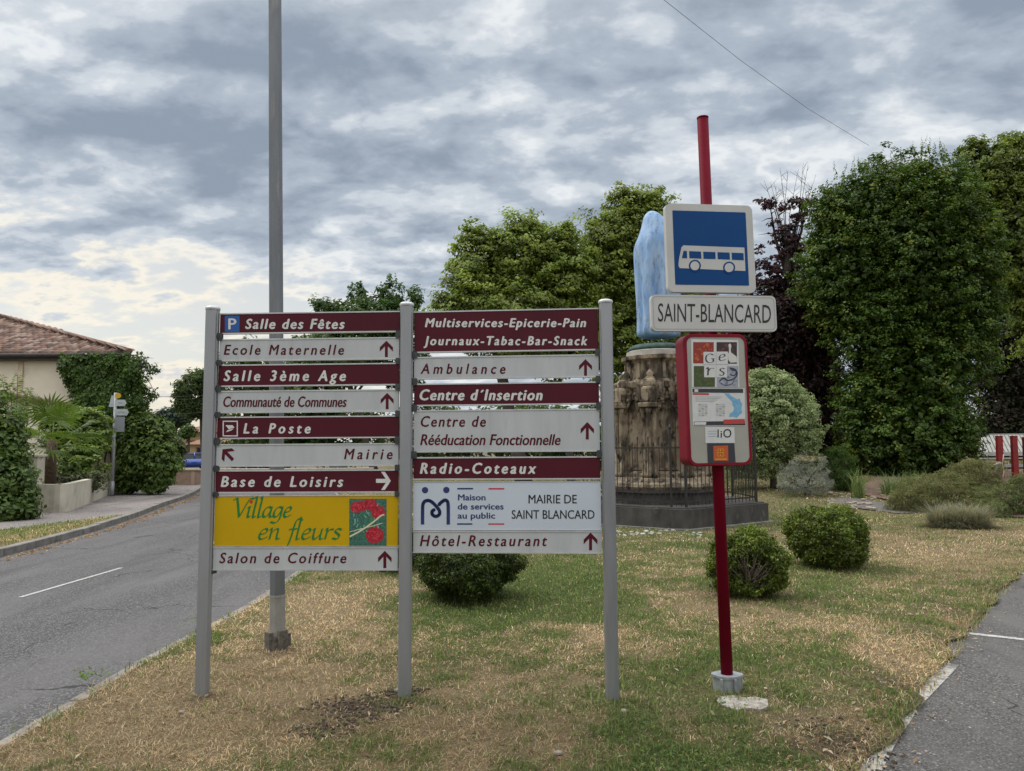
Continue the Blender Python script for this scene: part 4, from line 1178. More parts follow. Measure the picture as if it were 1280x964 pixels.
def tile_roof(c00, c10, c01, c11, colw=.24, row=.36, seed=1, pal=((.22, .13, .10), (.28, .18, .14), (.16, .10, .08), (.33, .24, .20), (.12, .085, .07))):
    """barrel tile surface on the patch: eave c00->c10, upper edge c01->c11"""
    rng = np.random.default_rng(seed); c00, c10, c01, c11 = [np.array(q, float) for q in (c00, c10, c01, c11)]
    W = np.linalg.norm(c10 - c00); U = (c10 - c00) / W; upv = ((c01 + c11) / 2 - (c00 + c10) / 2); upv = upv - U * np.dot(upv, U); n = np.cross(U, upv); n /= np.linalg.norm(n)
    if n[2] < 0: n = -n
    H = np.linalg.norm(upv); nc = int(W / colw); nr = int(H / row); sub = 5; V = []; T_ = []; Cc = []; o = 0
    up = upv / np.linalg.norm(upv)
    o01 = np.dot(c01 - c00, U); o11 = np.dot(c11 - c00, U)
    for j in range(nr):
        a, b = j / nr, (j + 1) / nr; l = o01 * a; r = W + (o11 - W) * a
        for i in range(nc):
            x0 = i * colw; x1 = x0 + colw
            if x0 < l - .12 or x1 > r + .12: continue
            col = np.array(pal[rng.integers(len(pal))]) * rng.uniform(.8, 1.15)
            jx = rng.normal(0, .006); row_v = []
            for (t, lift) in ((a, .03), (b + .02, 0.0)):
                for s in range(sub + 1):
                    q = s / sub; h = math.sin(q * math.pi) * .075 + lift
                    row_v.append(c00 + U * (x0 + jx + (x1 - x0) * q) + upv * t + n * h)
            V += row_v; Cc += [col] * len(row_v)
            for s in range(sub): T_ += [[o + s, o + s + 1, o + sub + 2 + s, o + sub + 1 + s]]
            f0 = [c00 + U * (x0 + jx + (x1 - x0) * s / sub) + upv * a + n * (math.sin(s / sub * math.pi) * .03 - .01) for s in range(sub + 1)]
            V += f0; Cc += [col * .8] * (sub + 1); o2 = o + 2 * (sub + 1)
            for s in range(sub): T_ += [[o2 + s, o2 + s + 1, o + s + 1, o + s]]
            o += 3 * (sub + 1)
    return np.array(V), np.array(T_), np.array(Cc)


hc = P(158, 560, 27); hx = hc.x; EZ = 5.02
house = Thing('house', 'cream rendered house with a brown barrel tile roof, its corner overgrown with ivy', 'house', (hx - 12, 27, 0))
mb = MB(); mb.prism([(hx - 26, 27), (hx, 27), (hx - 7.3, 39.5), (hx - 26, 39.5)], 0, EZ); house.part('wall', mb, RENDER)
y0_, y1_ = 26.75, 34.0; rz = P(0, 398, 34).z; hipx = P(0, 398, 34).x
xe = hx + .12
mb = MB(); R0 = (xe, y0_, EZ + .12); R1 = (xe, 41.2, EZ + .12)
mb.add([(xe - .02, y0_ + .02, EZ + .1), (hx - 26, y0_ + .02, EZ + .1), (hx - 26, 34, rz), (hipx, 34, rz), (hx - 7.3, 40, EZ + .1), (hx - 26, 40, EZ + .1)], [(0, 3, 2, 1), (0, 4, 3), (3, 4, 5, 2), (0, 1, 5, 4)])
rf = house.part('roof', mb, mk('roof_under', (.16, .10, .08), None, 1, .9))
house.mesh('roof_tiles', npmesh('roof_tiles', *tile_roof((hx - 22, y0_, EZ + .12), (xe, y0_, EZ + .12), (hx - 22, 34, rz + .02), (hipx, 34, rz + .02)), TILE, house.loc), rf)
house.mesh('roof_tiles', npmesh('roof_tiles', *tile_roof((xe, y0_, EZ + .12), (hx - 7.3, 40, EZ + .12), (hipx, 34, rz + .02), (hipx, 34.2, rz + .02), seed=4), TILE, house.loc), rf)
mb = MB(); mb.tube([(xe, y0_, EZ + .2), (hipx, 34, rz + .12)], .11, 8); house.part('hip_tiles', mb, mk('hip_tile', (.26, .155, .12), (.16, .10, .08), 9, .9, .02), rf)
mb = MB(); mb.tube([(hx - 24, y0_ - .08, EZ + .06), (xe + .06, y0_ - .08, EZ + .06)], .085, 10); mb.box((hx - 12, y0_ + .06, EZ - .03), (24.2, .1, .2)); house.part('gutter', mb, mk('gutter_dark', (.035, .028, .026), (.06, .05, .045), 6, .5))
mb = MB(); q = P(23, 500, 26.93); mb.box((q.x, 26.955, EZ - .7), (.18, .02, 1.1)); house.part('stain', mb, mk('rust_streak', (.52, .40, .26), (.68, .60, .48), 3, .9, lo=.35, hi=.6))
# windows on the side away from the ivy (left, outside the frame) keep the house plausible from the side
for wx in (-15.5, -19.5):
    mb = MB(); mb.box((hx + wx, 26.97, 3.3), (1.3, .06, 1.5)); w_ = house.part('window', mb, mk('window_frame', (.5, .48, .44), None, 1, .5)); mb = MB(); mb.box((hx + wx, 26.935, 3.3), (1.1, .02, 1.3)); house.part('pane', mb, mk('glass_dark', (.03, .035, .04), None, 1, .05), w_)

# ivy on the house corner
def slab_leaves(poly, Y, depth, n, leaf, pal, seed, jitter=.06):
    """leaves over a wall area given by its outline in the picture, at the wall's distance"""
    rng = np.random.default_rng(seed); pts = [P(a, b, Y) for a, b in poly]; X = np.array([p.x for p in pts]); Z = np.array([p.z for p in pts]); out = []
    while len(out) < n:
        x = rng.uniform(X.min(), X.max()); z = rng.uniform(Z.min(), Z.max()); c = False; j = len(X) - 1
        for i in range(len(X)):
            if (Z[i] > z) != (Z[j] > z) and x < (X[j] - X[i]) * (z - Z[i]) / (Z[j] - Z[i]) + X[i]: c = not c
            j = i
        if c: out.append((x, z))
    o = np.array(out); N = len(o)
    bulge = fbm(o[:, 0] * 1.6, o[:, 1] * 1.6, seed, 3) * depth
    p = np.stack([o[:, 0] + rng.normal(0, jitter, N), Y - bulge - rng.random(N) * .12, o[:, 1] + rng.normal(0, jitter, N)], 1)
    nor = np.array([0, -.8, .55]) + rng.normal(size=(N, 3)) * .4
    cn = fbm(o[:, 0] * 2.5, o[:, 1] * 2.5, seed + 3, 2)[:, None]
    return leaf_arrays(p, nor, rng.normal(size=(N, 3)) * .5 + [0, 0, -.9], leaf * rng.uniform(.6, 1.3, N), palette(pal, N, rng) * (.6 + .9 * cn), .75)


IVYP = [(.045, .09, .018), (.065, .12, .024), (.032, .065, .014), (.10, .16, .03)]
ivy = Thing('ivy', 'dark green ivy covering the corner of the cream house up to the gutter', 'ivy', (hx - .6, 26.9, 0))
ip = [(82, 447), (120, 444), (160, 444), (176, 455), (184, 475), (180, 500), (178, 560), (118, 560), (100, 520), (92, 490), (84, 468)]
dd = [slab_leaves(ip, 26.85, .55, 7000, .15, IVYP, 4)]
side = crown([blob(166, 480, 14, 38, 27.2, 1, 1.6), blob(170, 530, 12, 40, 27.2, 1, 1.6)], 170, 26, .22, .15, IVYP, 6, hang=1)
tend = crown([blob(187, 462, 6, 5, 26.9), blob(194, 462, 7, 4, 26.9), blob(190, 497, 7, 5, 26.9), blob(184, 483, 7, 12, 26.9), blob(180, 452, 8, 5, 26.9)], 45, 10, .16, .12, IVYP, 8, inner=.4)
ivy.leaves('leaves', cat(*dd, side, tend), LEAFD)
mb = MB(); r = random.Random(2)
for k in range(9):
    a = P(95 + k * 9, 600, 26.85); pts = [a]
    for j in range(6): a = a + Vector((r.uniform(-.15, .2), -.02, .75)); pts.append(a)
    mb.tube(pts, [.035, .03, .028, .022, .018, .012, .006], 5)
for (a, b) in (((176, 458), (203, 464)), ((180, 470), (196, 496)), ((176, 452), (192, 448)), ((170, 444), (190, 462))): mb.tube([P(*a, 26.9), P((a[0] + b[0]) / 2, (a[1] + b[1]) / 2 - 3, 26.9), P(*b, 26.9)], [.02, .012, .004], 5)
ivy.part('stem', mb, BARK)

# garden wall with tile capping
gw = Thing('garden_wall', 'garden wall with a sloping tile coping in front of the cream house', 'wall', (P(60, 560, 25.2).x, 25.2, 0))
a, b = P(-30, 487, 25.2), P(84, 507, 25.2); mb = MB(); mb.prism([(a.x, 0), (b.x, 0), (b.x, b.z - .1), (a.x, a.z - .1)], 25.2, 25.45, lambda u, v, c: (u, c, v)); gw.part('wall', mb, RENDER)
mb = MB(); d_ = (b - a).normalized()
k = 0
while k * .25 < (b - a).length:
    c = a + d_ * (k * .25 + .12); mb.tube([c + Vector((0, -.14, -.05)), c + Vector((0, .12, .02)), c + Vector((0, .4, -.05))], .115, 7); k += 1
gw.part('coping', mb, mk('coping', (.22, .14, .11), (.12, .09, .075), 12, .9))

# shrubs left
def shrub(name, label, base, blobs, data, seed, mat=None, cat_='shrub', r0=.05, group=None):
    th = Thing(name, label, cat_, base, group); mb = MB(); rg = random.Random(seed)
    for k in range(10):
        b = blobs[k % len(blobs)]; t = Vector(b[0]) + Vector((rg.uniform(-.6, .6) * b[1][0], rg.uniform(-.5, .5) * b[1][1], rg.uniform(.0, .5) * b[1][2])); s0 = Vector(base) + Vector((rg.uniform(-1, 1) * r0 * 2, rg.uniform(-1, 1) * r0 * 2, 0))
        mb.tube([s0, s0.lerp(t, .4) + Vector((rg.uniform(-.1, .1), 0, .1)) * (t - s0).length, t], [r0, r0 * .6, r0 * .15], 6)
    th.part('stem', mb, BARK); th.leaves('foliage', data, mat or LEAF); return th


DG = [(.050, .090, .018), (.07, .12, .022), (.036, .068, .015), (.11, .165, .03)]
YG = [(.13, .20, .035), (.18, .26, .05), (.09, .155, .03), (.22, .28, .06)]
b1 = [blob(184, 568, 32, 38, 26.6, 1, .6), blob(172, 545, 26, 35, 26.8, 1, .5), blob(196, 588, 20, 26, 26.4, 1, .6), blob(166, 585, 20, 30, 26.6, 1, .6), blob(184, 537, 24, 20, 26.8, 1, .6)]
shrub('shrub', 'large dark green leafy shrub spilling to the pavement beyond the small signpost', G(188, 615, SWZ), b1, crown(b1, 620, 26, .32, .18, DG + [(.14, .2, .035), (.10, .15, .025)], 31, up=.8, flat=.4, hang=.8, cvar=.7), 3, LEAFD)
b2 = [blob(100, 545, 36, 34, 24.3, 1, .5), blob(118, 535, 22, 24, 25, 1, .5), blob(75, 535, 26, 26, 24.3, 1, .5), blob(100, 580, 30, 24, 23.3, 1, .5), blob(95, 523, 32, 14, 24.5, 1, .5)]
shrub('shrub', 'yellow-green shrub above the cream planter wall', Vector((P(100, 600, 24.2).x, 24.2, .6)), b2, crown(b2, 420, 26, .26, .15, YG + DG[:2], 32, up=.7, flat=.5, cvar=.6), 4)
b3 = [blob(4, 612, 36, 44, 17.4), blob(-25, 570, 40, 85, 17.8), blob(8, 560, 24, 44, 17.8), blob(20, 632, 22, 22, 17.2), blob(-4, 640, 34, 18, 17.0)]
shrub('laurel_bush', 'dark glossy laurel bush at the left edge beside the grass verge', Vector((P(-4, 560, 17.8).x, 17.9, 0)), b3, crown(b3, 700, 26, .26, .13, DG, 33, hang=.3, cvar=.5), 5, LEAFD)
b4 = [blob(120, 600, 16, 12, 22.8), blob(95, 602, 18, 10, 22.8), blob(65, 600, 14, 10, 22.5)]
shrub('low_shrub', 'low olive-green shrub hanging over the top of the planter wall', Vector((P(100, 605, 22.9).x, 22.9, .6)), b4, crown(b4, 100, 24, .16, .09, [(.10, .12, .05), (.14, .15, .07), (.07, .09, .04)], 34), 6)
# sprig shrub standing up in front of the wall
th = Thing('sapling', 'thin upright sapling with feathery leaves in front of the cream house wall', 'sapling', (P(24, 560, 22).x, 22, .6))
mb = MB(); q0 = P(20, 560, 22); tips = [P(22, 468, 22), P(36, 486, 22), P(12, 480, 22), P(30, 500, 22), P(2, 470, 22)]
for t in tips: mb.tube([Vector((q0.x, 22, .6)), q0.lerp(t, .5), t], [.03, .018, .005], 5)
th.part('stem', mb, BARK)
rg = np.random.default_rng(5); pts = np.array([list(Vector(q0).lerp(t, f)) for t in tips for f in np.linspace(.25, 1, 30)]); N = len(pts) * 2; pts = np.repeat(pts, 2, 0); sd_ = np.tile([1, -1], N // 2)
th.leaves('leaves', leaf_arrays(pts + np.stack([sd_ * .09, rg.normal(0, .05, N), 0 * sd_ + .01], 1), rg.normal(size=(N, 3)) * .3 + [0, -.5, .8], np.stack([sd_ * 1., 0 * sd_, .2 + 0 * sd_], 1), rg.uniform(.14, .24, N), palette(YG, N, rg), .3), LEAF)

# fan palm
pb = P(62, 600, 20.5)
palm = Thing('fan_palm', 'small fan palm with bright green spiky fans in the front garden', 'palm', (pb.x, pb.y, .5))
mb = MB(); mb.tube([(pb.x, pb.y, .4), (pb.x, pb.y, 1.3), (pb.x + .03, pb.y, 1.9)], [.16, .15, .12], 10); palm.part('trunk', mb, mk('palm_trunk', (.16, .11, .07), (.07, .05, .035), 18, .95, .03))
rg = random.Random(6); ctop = Vector((pb.x, pb.y, 1.75)); PALMM = leafmat('palm_leaf', .3, .4, .4)
fr = [tuple(c * .8 for c in q) for q in [(-.9, -.2, 1.2), (-.35, -.4, 1.5), (.15, -.5, 1.35), (.6, -.3, 1.1), (.9, -.6, .35), (1.3, -.3, -.1), (-1.1, -.3, .5), (.5, -.8, -.2), (-.3, .6, 1.1), (.6, .6, .6), (-.8, .4, .3), (1.5, -.2, .35), (.1, -.9, .4), (-.5, -.8, .0)]]
for k, dv in enumerate(fr):
    dv = Vector(dv); hub = ctop + dv * .8; V = []; T_ = []; Cc = []; ax_ = dv.normalized(); sd = ax_.cross(Vector((0, 0, 1))).normalized() if abs(ax_.z) < .95 else Vector((1, 0, 0)); nn = sd.cross(ax_)
    sd = (sd + Vector((0, rg.uniform(-.4, .4), rg.uniform(-.3, .3)))).normalized(); o = 0
    pw_ = .014
    st = MB(); q = sd * pw_
    V += [ctop - q, ctop + q, hub + q, hub - q]; T_ += [[0, 1, 2], [0, 2, 3]]; Cc += [(.12, .17, .04)] * 4; o = 4
    base_c = np.array([.085, .135, .022]) * rg.uniform(.8, 1.5)
    for j in range(22):
        an = math.radians(-115 + 230 * j / 21); l = (.78 if abs(an) < 1.3 else .6) * rg.uniform(.9, 1.05); d = (ax_ * math.cos(an) + sd * math.sin(an)); w = d.cross(nn).normalized() * .028
        m = hub + d * l * .55 + nn * .02; t = hub + d * l + Vector((0, 0, -.18 * l)); V += [hub, m - w, m + w, t]; T_ += [[o, o + 1, o + 2], [o + 1, o + 3, o + 2]]; Cc += [tuple(base_c * rg.uniform(.8, 1.2))] * 4; o += 4
    palm.leaves('frond', (np.array([list(v) for v in V]), np.array(T_), np.array(Cc)), PALMM)

# small direction post across the road
sp = G(140, 620, SWZ)
sm_ = Thing('small_signpost', 'slim grey post with small pale direction plates beside the dark shrub across the road', 'signpost', (sp.x, sp.y, SWZ))
Fs = Frame((sp.x, sp.y, SWZ), (.93, .37, 0), P(144.6, 491, sp.y) - sp)
mb = MB(); ll = (P(144.6, 491, sp.y) - sp).length; mb.tube([Fs.W(0, -.05), Fs.W(0, ll)], .055, 10); mb.tube([Fs.W(0, .0), Fs.W(0, ll * .14)], .065, 10); sm_.part('pole', mb, mk('post_grey', (.40, .42, .44), (.3, .32, .34), 5, .5, 0, .2))
sw = mk('plate_pale', (.46, .50, .52), (.38, .41, .43), 9, .5)
for (y0, y1, w) in ((499.8, 507.8, .30), (511.5, 519.5, .38)):
    v0 = Fs.px(144, y1)[1]; v1 = Fs.px(144, y0)[1]; mb = MB(); mb.prism([(.02, v0), (w, v0), (w + .06, (v0 + v1) / 2), (w, v1), (.02, v1)], .06, .09, Fs.fn()); pl = sm_.part('direction_plate', mb, sw)
    lb_ = MB(); lb_.prism([(.1, (v0 + v1) / 2 - .02), (w - .08, (v0 + v1) / 2 - .02), (w - .08, (v0 + v1) / 2 + .02), (.1, (v0 + v1) / 2 + .02)], .09, .092, Fs.fn()); sm_.part('print', lb_, tm[0], pl)
v0 = Fs.px(144, 540)[1]; v1 = Fs.px(144, 521)[1]; mb = MB(); mb.prism([(.02, v0), (.32, v0), (.32, v1), (.02, v1)], .06, .08, Fs.fn()); sm_.part('direction_plate', mb, mk('plate_back', (.24, .26, .29), None, 1, .5), None, 'dark grey lower plate')
v0 = Fs.px(144, 499)[1]; v1 = Fs.px(144, 490.5)[1]; mb = MB(); mb.prism([(.08 + .10 * math.cos(a), (v0 + v1) / 2 + .10 * math.sin(a)) for a in [i * math.pi / 6 for i in range(12)]], .06, .08, Fs.fn()); sm_.part('yellow_plate', mb, mk('plate_yellow', (.55, .36, .03), None, 1, .5))
mb = MB(); mb.prism([(-.2, ll - .5), (-.02, ll - .5), (-.02, ll - .1), (-.12, ll - .1)], .0, .03, Fs.fn()); sm_.part('direction_plate', mb, sw, None, 'plate seen edge on')

# ================================================================== far left: low brick wall, car, houses, pine
q = G(226, 606, SWZ); mb = MB(); fw = Thing('brick_wall', 'low pinkish brick wall with pale coping at the bend of the road', 'wall', (q.x + 3, q.y, 0))
mb.box((q.x + 4, q.y, .34), (9.4, .25, .68)); fw.part('wall', mb, mk('pink_brick', (.36, .25, .19), (.28, .2, .16), 6, .9, .01)); mb = MB(); mb.box((q.x + 4, q.y, .71), (9.5, .36, .07), None, .01); fw.part('coping', mb, mk('pale_coping', (.55, .50, .44), (.45, .4, .35), 4, .9))
mb = MB()
for k in range(5): mb.box((q.x + .6 + k * 1.7, q.y - .135, .33), (.16, .03, .6))
fw.part('pier', mb, mk('pier_brick', (.42, .32, .25), None, 1, .9))

CARB = mk('blue_car_paint', (.03, .075, .34), None, 1, .2, 0, .2, coat=.8); GLS = mk('car_glass', (.02, .025, .03), None, 1, .08); TYR = mk('tyre', (.02, .02, .02), None, 1, .8); CHR = mk('hub_grey', (.35, .35, .36), None, 1, .35, 0, .6); LMP = mk('lamp_glass', (.6, .62, .65), None, 1, .1)
cc = P(237, 560, 60); cc.z = -.14
car = Thing('parked_car', 'bright blue hatchback parked behind the low brick wall at the bend', 'car', cc)
CM = Matrix.Translation(cc) @ Matrix.Rotation(math.radians(35), 4, 'Z')
cf = lambda x, y, z: CM @ Vector((x, y, z))
prof = [(-2.0, .35, .80), (-2.02, .62, .84), (-1.9, .92, .86), (-1.1, 1.02, .87), (.9, 1.02, .88), (1.85, .98, .86), (2.02, .7, .84), (1.98, .35, .80)]
mb = MB(); mb.smooth = True
n = len(prof); vs = []
for sgn_ in (-1, 1):
    for (x, z, w) in prof: vs.append(cf(x, sgn_ * w, z))
fs = [[i, (i + 1) % n, n + (i + 1) % n, n + i] for i in range(n)] + [list(range(n))[::-1], [n + i for i in range(n)]]
mb.add(vs, fs); car.part('body', mb, CARB)
top = [(-1.15, 1.0, .80), (-.45, 1.46, .62), (.9, 1.50, .62), (1.75, 1.0, .78)]
mb = MB(); n = 4; vs = [cf(x, s_ * w, z) for s_ in (-1, 1) for (x, z, w) in top]; mb.add(vs, [[i, (i + 1) % n, n + (i + 1) % n, n + i] for i in range(n)] + [[3, 2, 1, 0], [4, 5, 6, 7]]); car.part('glasshouse', mb, GLS)
mb = MB(); vs = [cf(x, s_ * w, z) for s_ in (-1, 1) for (x, z, w) in ((-.50, 1.455, .64), (-.40, 1.50, .62), (.88, 1.535, .62), (1.0, 1.48, .64))]; mb.add(vs, [[i, (i + 1) % n, n + (i + 1) % n, n + i] for i in range(n)] + [[3, 2, 1, 0], [4, 5, 6, 7]])
for s_ in (-1, 1):
    for (x0, z0, w0, x1, z1, w1) in ((-1.2, 1.0, .81, -.45, 1.47, .63), (.25, 1.0, .82, .25, 1.5, .64), (1.78, 1.0, .79, .95, 1.49, .63)): mb.tube([cf(x0, s_ * w0, z0), cf(x1, s_ * w1, z1)], .045, 6)
car.part('roof', mb, CARB)
for x in (-1.25, 1.3):
    for s_ in (-1, 1):
        mb = MB(); mb.prism([(x + .32 * math.cos(a), .32 + .32 * math.sin(a)) for a in [i * math.pi / 10 for i in range(20)]], s_ * .70, s_ * .885, lambda u, v, c: cf(u, c, v)); w_ = car.part('wheel', mb, TYR)
        mb = MB(); mb.prism([(x + .2 * math.cos(a), .32 + .2 * math.sin(a)) for a in [i * math.pi / 8 for i in range(16)]], s_ * .885, s_ * .895, lambda u, v, c: cf(u, c, v)); car.part('rim', mb, CHR, w_)
for s_ in (-1, 1):
    mb = MB(); mb.box(cf(-1.98, s_ * .62, .74), (.12, .36, .14), Matrix.Rotation(math.radians(35), 3, 'Z'), .02); car.part('headlight', mb, LMP)
mb = MB(); mb.box(cf(-2.04, 0, .48), (.03, .5, .11), Matrix.Rotation(math.radians(35), 3, 'Z')); car.part('number_plate', mb, LMP)

TERR = mk('terracotta', (.30, .16, .11), (.20, .11, .08), 1.2, .9); OCH = mk('ochre_render', (.46, .35, .20), (.40, .30, .17), 1, .9); PALEW = mk('pale_render', (.50, .47, .42), (.44, .41, .36), 1, .9)


def house_far(label, x0, x1, Y, dep, ze, zr, wall, hip=1.0):
    th = Thing('house', label, 'house', ((x0 + x1) / 2, Y, 0)); mb = MB(); mb.box(((x0 + x1) / 2, Y + dep / 2, ze / 2 - .1), (x1 - x0, dep, ze)); th.part('wall', mb, wall)
    a, b, y0, y1 = x0 - .4, x1 + .4, Y - .4, Y + dep + .4; m = dep / 2 * hip
    mb = MB(); mb.add([(a, y0, ze - .08), (b, y0, ze - .08), (b, y1, ze - .08), (a, y1, ze - .08), (a + m, Y + dep / 2, zr), (b - m, Y + dep / 2, zr)], [(0, 1, 5, 4), (1, 2, 5), (2, 3, 4, 5), (3, 0, 4), (0, 3, 2, 1)]); r = th.part('roof', mb, TERR)
    mb = MB(); mb.box((x0 + (x1 - x0) * .6, Y + dep * .45, zr - .1), (.6, .6, 1.3)); th.part('chimney', mb, wall, r)
    for k in range(3):
        mb = MB(); xx_ = x0 + (x1 - x0) * (k + .7) / 3.4; mb.box((xx_, Y - .02, ze * .55), (1.1, .12, 1.3)); w_ = th.part('window', mb, mk('shutter', (.25, .12, .08), None, 1, .7)); mb = MB(); mb.box((xx_, Y - .09, ze * .55), (.8, .04, 1.1)); th.part('pane', mb, GLS, w_)
    return th


a = P(225, 560, 92); b = P(268, 560, 92); house_far('ochre far house with a hipped terracotta roof left of the sign', a.x, b.x + 2, 92, 9, 3.9, P(240, 524, 96).z, OCH)
a = P(238, 560, 84); b = P(280, 560, 84); house_far('lower ochre annexe with a red tile roof in front of the far house', a.x + .3, b.x + 3, 83, 6, 2.3, P(250, 540, 86).z, OCH)
a = P(470, 560, 80); b = P(610, 560, 80); house_far('pale far house glimpsed through the slits of the sign', a.x, b.x, 80, 9, 3.4, 5.4, PALEW)

PINE = [(.07, .105, .032), (.09, .13, .038), (.05, .08, .026)]
bp_ = [blob(250, 492, 30, 28, 75), blob(243, 505, 22, 18, 75), blob(258, 480, 24, 18, 75), blob(262, 510, 24, 14, 75)]
tree('umbrella_pine', 'round-topped dark pine beside the left sign post, above the far houses', (P(257, 560, 75).x, 75, -.15), bp_, crown(bp_, 420, 22, .6, .5, PINE, 51, width=.25, rnd=1, cvar=.5), .35, 51, 'tree')
bp_ = [blob(220, 522, 20, 10, 88), blob(205, 526, 12, 8, 88)]
tree('broadleaf_tree', 'blue-green distant tree between the dark shrub and the umbrella pine', (P(216, 560, 88).x, 88, -.15), bp_, crown(bp_, 160, 20, .7, .55, [(.035, .06, .04), (.05, .08, .05)], 52), .3, 52)
bp_ = [blob(236, 539, 8, 7, 70), blob(230, 542, 6, 5, 70)]
tree('small_tree', 'small dark tree standing in front of the ochre far house', (P(236, 560, 70).x, 70, -.15), bp_, crown(bp_, 60, 20, .35, .35, DG, 53), .15, 53)
bp_ = [blob(205, 545, 14, 14, 45), blob(215, 560, 12, 14, 44), blob(222, 575, 6, 8, 42)]
shrub('hedge_bush', 'dull green bush at the bend behind the dark shrub', (P(212, 575, 44).x, 44, -.15), bp_, crown(bp_, 130, 22, .4, .3, [(.06, .09, .03), (.09, .12, .04)], 54), 54)

# ================================================================== monument
STONE = bpy.data.materials.new('weathered_stone'); N_, L_, b_ = nodes(STONE); b_.inputs['Roughness'].default_value = .92; b_.inputs['Specular IOR Level'].default_value = .2
tc = N_.new('ShaderNodeTexCoord')


def _n(sc, st=(1, 1, 1), d=8, r=.65):
    q = N_.new('ShaderNodeMapping'); q.inputs['Scale'].default_value = st; L_.new(tc.outputs['Object'], q.inputs[0]); n = N_.new('ShaderNodeTexNoise'); n.inputs['Scale'].default_value = sc; n.inputs['Detail'].default_value = d; n.inputs['Roughness'].default_value = r; L_.new(q.outputs[0], n.inputs['Vector']); return n.outputs[0]


def _mix(a, c, fac, lo, hi):
    r = N_.new('ShaderNodeMapRange'); r.inputs[1].default_value = lo; r.inputs[2].default_value = hi; L_.new(fac, r.inputs[0]); x = N_.new('ShaderNodeMix'); x.data_type = 'RGBA'; L_.new(r.outputs[0], x.inputs[0])
    if isinstance(a, tuple): x.inputs[6].default_value = (*a, 1)
    else: L_.new(a, x.inputs[6])
    x.inputs[7].default_value = (*c, 1); return x.outputs[2]


c_ = _mix((.25, .20, .14), (.34, .285, .21), _n(2), .4, .65)
c_ = _mix(c_, (.14, .11, .08), _n(3.5), .5, .66)
c_ = _mix(c_, (.065, .053, .042), _n(2.6, (1.5, 1.5, .5)), .46, .60)
c_ = _mix(c_, (.024, .021, .018), _n(5.5, (1, 1, .6)), .52, .64)
L_.new(c_, b_.inputs['Base Color'])
bpn = N_.new('ShaderNodeBump'); bpn.inputs['Distance'].default_value = .013; L_.new(_n(14), bpn.inputs['Height']); L_.new(bpn.outputs[0], b_.inputs['Normal'])
DSTONE = mk('dark_concrete', (.085, .08, .075), (.035, .033, .031), 3, .9, .02, stretch=(1, 1, .5), c3=(.15, .145, .135), s3=6, l3=.60, h3=.78)
SLABTOP = mk('plinth_grey', (.24, .23, .21), (.12, .115, .105), 5, .9, .01)

A = G(863.5, 663.5); Bc = G(961, 653); mc = P(824, 560, 16.35); mcx, mcy = mc.x, 16.35
ped = Thing('monument', 'tall weathered gothic stone pedestal with niches standing on a dark stepped plinth', 'monument', (mcx, mcy, 0))
w_f = A.x - mcx; q = [(A.x, A.y), (Bc.x, Bc.y), (Bc.x, Bc.y + 1.9), (A.x, A.y + 4.6), (2 * mcx - A.x, A.y + 4.6), (2 * mcx - Bc.x, Bc.y + 1.9), (2 * mcx - Bc.x, Bc.y + .1), (2 * mcx - A.x, A.y + .05)]


def inset(poly, k):
    cx = sum(a for a, b in poly) / len(poly); cy = sum(b for a, b in poly) / len(poly); return [(cx + (a - cx) * k, cy + (b - cy) * k) for a, b in poly]


mb = MB(); mb.prism(q, 0, .40); mb.prism(inset(q, .965), .40, .425); o = ped.part('plinth', mb, DSTONE)
mb = MB(); mb.prism(inset(q, 1.05), -.02, .035); ped.part('footing', mb, SLABTOP)


def ngon(r, n=8, rot=math.pi / 8, sx=1.0): return [(mcx + r * math.cos(rot + 2 * math.pi * k / n) * sx, mcy + r * math.sin(rot + 2 * math.pi * k / n)) for k in range(n)]


R1 = 1.19; mb = MB()
for (r0, r1, z0, z1) in ((1.36, 1.36, .425, .50), (1.28, 1.28, .50, .66), (1.34, 1.34, .66, .72)): mb.prism(ngon(r0), z0, z1)
ped.part('lower_base', mb, DSTONE)
mb = MB()
prof = [(1.32, .72), (1.36, .78), (1.34, .84), (1.22, .88), (1.16, .95), (1.10, .97), (1.10, 1.04), (.98, 1.10)]
mb.lathe(prof, (mcx, mcy, 0), 8, rot=math.pi / 8, smooth=False); ped.part('base_moulding', mb, STONE)
mb = MB(); prof = [(.92, 1.05)] + [q for z in (1.45, 1.85, 2.25, 2.62) for q in ((.92 - (z - 1.05) * .013, z - .012), (.893 - (z - 1.05) * .013, z - .006), (.893 - (z - 1.05) * .013, z + .006), (.92 - (z - 1.05) * .013, z + .012))] + [(.86, 2.95), (.80, 3.05)]; mb.lathe(prof, (mcx, mcy, 0), 8, rot=math.pi / 8, smooth=False); body = ped.part('body', mb, STONE)
